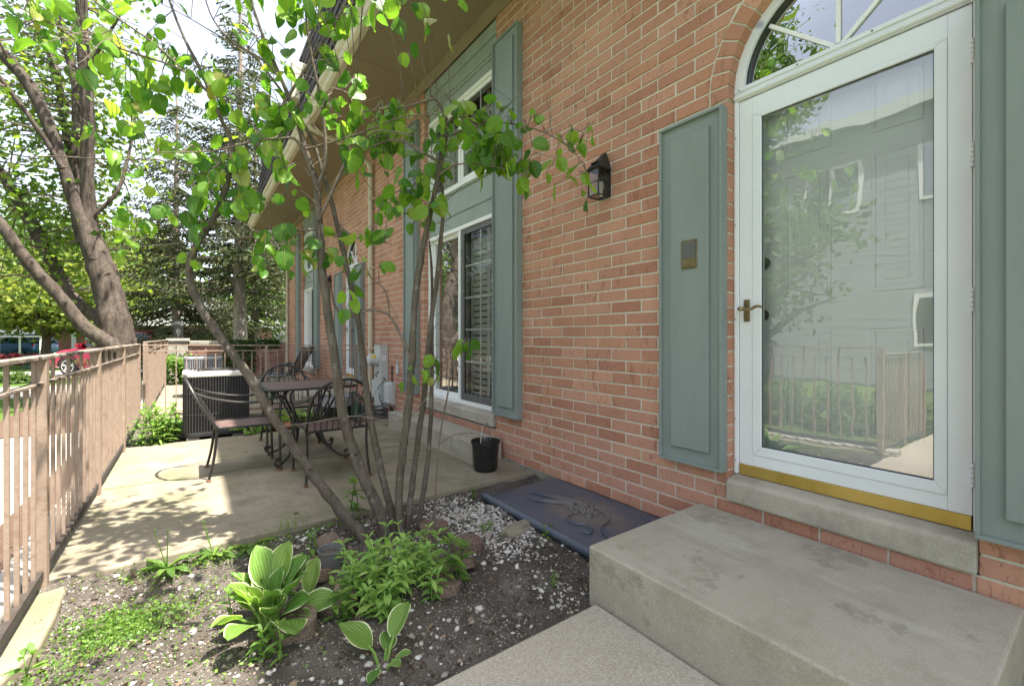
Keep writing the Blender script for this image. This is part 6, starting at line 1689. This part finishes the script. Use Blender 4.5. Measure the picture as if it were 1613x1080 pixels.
# ================================================================ street: cars, fence, houses
def car(name, label, loc, rz, body, cat="car"):
    """heads along +X, wheels on z=0"""
    t = thing(name, label, cat, (0,0,0))
    sec = [(2.22,.42,.62,.72),(2.16,.30,.80,.82),(1.75,.26,.95,.88),(1.05,.25,1.06,.90),(.30,.24,1.08,.905),(-.9,.24,1.09,.905),(-1.7,.26,1.10,.89),(-2.05,.34,1.05,.84),(-2.14,.45,.95,.78)]
    mb = MB(); n = 10
    for (x, zb, zt, w) in sec:
        o = [(w*.80,zb),(w*.97,zb+.06),(w,zb+.25),(w*.985,zt-.12),(w*.90,zt-.02),(-w*.90,zt-.02),(-w*.985,zt-.12),(-w,zb+.25),(-w*.97,zb+.06),(-w*.80,zb)]
        mb.v += [(x, y, z) for y, z in o]
    for i in range(len(sec)-1):
        for k in range(n):
            j = (k+1) % n; a = i*n; mb.f.append((a+k, a+j, a+n+j, a+n+k))
    mb.f.append(tuple(range(n))); mb.f.append(tuple((len(sec)-1)*n+k for k in reversed(range(n))))
    b = build(mb, "body", body, t, smooth=True, ang=45); 
    gh = [(1.02,1.05,.83),(.30,1.60,.66),(-.2,1.66,.655),(-1.35,1.62,.65),(-2.02,1.08,.80)]
    cab = MB()
    base = [(1.08,1.045,.84),(-2.05,1.07,.80)]
    ring_ = [(1.08,1.04,.84),(.32,1.58,.64),(-.3,1.645,.63),(-1.35,1.61,.63),(-2.04,1.06,.80)]
    for x, z, w in ring_: cab.v += [(x, w, z), (x, -w, z)]
    for i in range(4): a = i*2; cab.f.append((a, a+2, a+3, a+1))
    cab.v += [(.32,.84,1.05),(.32,-.84,1.05),(-.3,.85,1.06),(-.3,-.85,1.06),(-1.35,.84,1.07),(-1.35,-.84,1.07)]
    cab.f += [(0,10,2),(2,10,12,4),(4,12,14,6),(6,14,8),(1,3,11),(3,5,13,11),(5,7,15,13),(7,9,15)]
    build(cab, "windows", M['glass_car'], t)
    rfm = MB()
    for x, z, w in ((.38,1.585,.64),(-.3,1.66,.635),(-1.4,1.625,.635)): rfm.v += [(x,w,z-.01),(x,w*.85,z+.02),(x,-w*.85,z+.02),(x,-w,z-.01)]
    for i in range(2):
        for k in range(3): a = i*4+k; rfm.f.append((a,a+1,a+5,a+4))
    r = build(rfm, "roof", body, t, smooth=True); r.modifiers.new("thick",'SOLIDIFY').thickness = .03
    pm = MB()
    for sy in (-1,1):
        pm.bar((1.08,sy*.845,1.05),(.34,sy*.645,1.585),.05,.04); pm.bar((-.35,sy*.852,1.06),(-.35,sy*.64,1.64),.07,.03); pm.bar((-2.03,sy*.80,1.06),(-1.36,sy*.635,1.61),.10,.05)
    build(pm, "pillar", body, t)
    for sy in (-1,1):
        build(MB().box(.86,1.02,sy*.93-.09,sy*.93+.09,1.05,1.20), "mirror", body, t, bevel=.04)
        build(MB().lathe([(.10,2.10),(.09,2.19),(.02,2.20)], (0,sy*.58,.76), 12, 'x'), "headlight", M['lamp_clear'], t)
        build(MB().box(-2.13,-2.0,sy*.72-.09,sy*.72+.09,.80,1.0), "tail_light", M['car_red'], t, bevel=.02)
        build(MB().box(-.28,-.16,sy*.905-.01,sy*.905+.01,.86,.89), "door_handle", body, t)
        for wx in (1.38, -1.32):
            w = build(MB().lathe([(.20,-.11),(.31,-.11),(.35,-.08),(.35,.08),(.31,.11),(.20,.11)], (wx,sy*.80,.35), 24, 'y'), "wheel", M['tyre'], t, smooth=True)
            hb = MB(); yy = sy*.905
            for k in range(5):
                a = k*1.2566; hb.bar((wx,yy,.35),(wx+.22*math.sin(a),yy,.35+.22*math.cos(a)),.07,.02,(0,1,0))
            hb.lathe([(.235,yy-.02),(.235,yy+.012),(.205,yy+.012),(.205,yy-.02)], (wx,0,.35), 20, 'y')
            build(hb, "rim", M['alloy'], w)
            build(MB().tube([(wx+.40*math.cos(a*math.pi/10), sy*.875, .35+.40*math.sin(a*math.pi/10)) for a in range(11)], .035, 6), "wheel_arch", M['tyre'], t, smooth=True)
    build(MB().box(2.12,2.24,-.62,.62,.36,.50), "bumper", M['tyre'], t, bevel=.03)
    t.location = loc; t.rotation_euler = (0,0,rz)
    return t
car("parked_car", "red hatchback style SUV parked on the pale street seen through the railing", (-2.05, 22.85, GZ+.02), math.radians(143), M['car_red'])
car("parked_car", "dark blue car parked far off at the left edge beyond the hedge", (-12.6, 41.5, GZ), math.radians(120), M['car_dark'])
car("parked_car", "light blue car behind the glass shelter far beyond the street", (-9.6, 44.5, GZ), math.radians(140), M['car_blue'])
sr = thing("glass_shelter", "white framed pale blue glass shelter beyond the red hedge", "shelter", (-9.3, 42, GZ))
v = MB(); a, b = Vector((-10.1, 42.9, 0)), Vector((-7.9, 41.3, 0))
for f in (0, .5, 1):
    p = a.lerp(b, f); v.bar((p.x, p.y, GZ), (p.x, p.y, GZ+1.55), .09)
v.bar((a.x,a.y,GZ+1.5),(b.x,b.y,GZ+1.5),.12); v.bar((a.x,a.y,GZ+.25),(b.x,b.y,GZ+.25),.08)
build(v, "frame", M['vinyl'], sr)
v = MB(); v.ngon([(a.x,a.y,GZ+.3),(b.x,b.y,GZ+.3),(b.x,b.y,GZ+1.45),(a.x,a.y,GZ+1.45)]); build(v, "pane", M['glass_pale'], sr, fix=False)
gf = thing("picket_fence", "short dark green metal fence on the lawn in front of the hedge", "fence", (-5.5, 28.7, GZ))
a, b = Vector((-6.1, 29.1, 0)), Vector((-4.2, 27.8, 0)); n = 18
for z in (.12, .60): build(MB().bar((a.x,a.y,GZ+z),(b.x,b.y,GZ+z),.04), "rail", M['green_fence'], gf)
pk = mesh_of("picket", *[getattr(MB().box(-.018,.018,-.018,.018,0,.66), k) for k in "vf"], M['green_fence'])
for i in range(n+1):
    p = a.lerp(b, i/n); link("picket", pk, gf, (p.x, p.y+.0, GZ))
def far_house(label, x0, y0, x1, y1, depth, h, wallm, roofm, seed, doors, rz_over=.4):
    """front wall from (x0,y0) to (x1,y1), box behind it, windows, door trims, low hip roof"""
    t = thing("house", label, "house", ((x0+x1)/2, (y0+y1)/2, GZ))
    a, b = Vector((x0,y0,0)), Vector((x1,y1,0)); d = (b-a).normalized(); nrm = Vector((-d.y, d.x, 0))
    if nrm.y < 0 and abs(nrm.y) > .3: nrm = -nrm
    if abs(nrm.y) <= .3 and nrm.x > 0: nrm = -nrm
    L = (b-a).length
    def P(s, o, z): v = a+d*s+nrm*o; return (v.x, v.y, z)
    build(MB().extr([P(0,0,GZ), P(L,0,GZ), P(L,depth,GZ), P(0,depth,GZ)], (0,0,h)), "wall", wallm, t)
    o = rz_over; H = GZ+h
    r = MB(); r.v = [P(-o,-o,H),P(L+o,-o,H),P(L+o,depth+o,H),P(-o,depth+o,H),P(depth*.4,depth/2,H+depth*.28),P(L-depth*.4,depth/2,H+depth*.28)]
    r.f = [(0,1,5,4),(1,2,5),(2,3,4,5),(3,0,4),(3,2,1,0)]
    build(r, "roof", roofm, t)
    for (s, w, z0, z1, kind) in doors:
        fr = MB().extr([P(s,-.06,GZ+z0),P(s+w,-.06,GZ+z0),P(s+w,-.005,GZ+z0),P(s,-.005,GZ+z0)], (0,0,z1-z0))
        f = build(fr, "window" if kind else "door", M['vinyl'], t)
        if kind:
            for u0, u1 in ((.07, .47), (.53, .93)):
                g_ = MB(); g_.ngon([P(s+w*u0,-.065,GZ+z0+.1),P(s+w*u1,-.065,GZ+z0+.1),P(s+w*u1,-.065,GZ+z1-.1),P(s+w*u0,-.065,GZ+z1-.1)])
                build(g_, "pane", M['glass_fan'], f, fix=False)
    return t, P, L
far_house("red brick house with white door posts beyond the yellow green tree", -9.2, 49.5, -5.2, 46.5, 5, 2.6, M['far_brick'], M['roof_far'], 1, ((2.1,.35,.1,2.3,0),(3.2,.3,.1,2.3,0)))
far_house("low brick house with a green grey roof seen right of the maple trunk", -3.4, 33.6, 1.5, 30.0, 5, 2.1, M['far_brick'], M['roof_far'], 2, ((1.6,.7,.7,1.7,1),))
hz, P, L = far_house("grey sided house across the way mirrored in the storm door", -11.2, -6.0, -11.2, 9.5, 7, 7.65, M['siding'], M['roof_far'], 3, ((7.8,1.5,5.2,6.7,1),(10.6,1.5,5.2,6.7,1),(3.2,1.5,5.2,6.7,1),(8.2,1.2,1.2,2.6,1)))
bdm = MB()
for k in range(36):
    z = GZ+.1+k*.205; bdm.extr([P(0,-.028,z),P(L,-.028,z),P(L,-.002,z),P(0,-.002,z)], (0,0,.19))
build(bdm, "siding_board", M['siding'], hz, kind="stuff")
for i in range(5):
    bush(("bush opposite the door, nearest the path", "second bush opposite the door from the path", "middle bush of the row opposite the door", "fourth bush opposite the door from the path", "bush opposite the door, farthest from the path")[i], -3.3+.1*(i%2), 1.9+.75*i, .5, .75, M['leaf_far2'], 90+i, 900, .09)
deciduous("yard_tree", "small tree across the walk mirrored in the left part of the storm door", -5.6, 4.8, 5.2, 1.7, M['leaf_far2'], 60, 90, 60, .13, GZ+3.3, 1.7)
deciduous("yard_tree", "tall tree across the walk mirrored in the fanlight", -7.8, 7.3, 12, 2.4, M['leaf_far2'], 61, 130, 70, .16, GZ+8.5, 3.4)
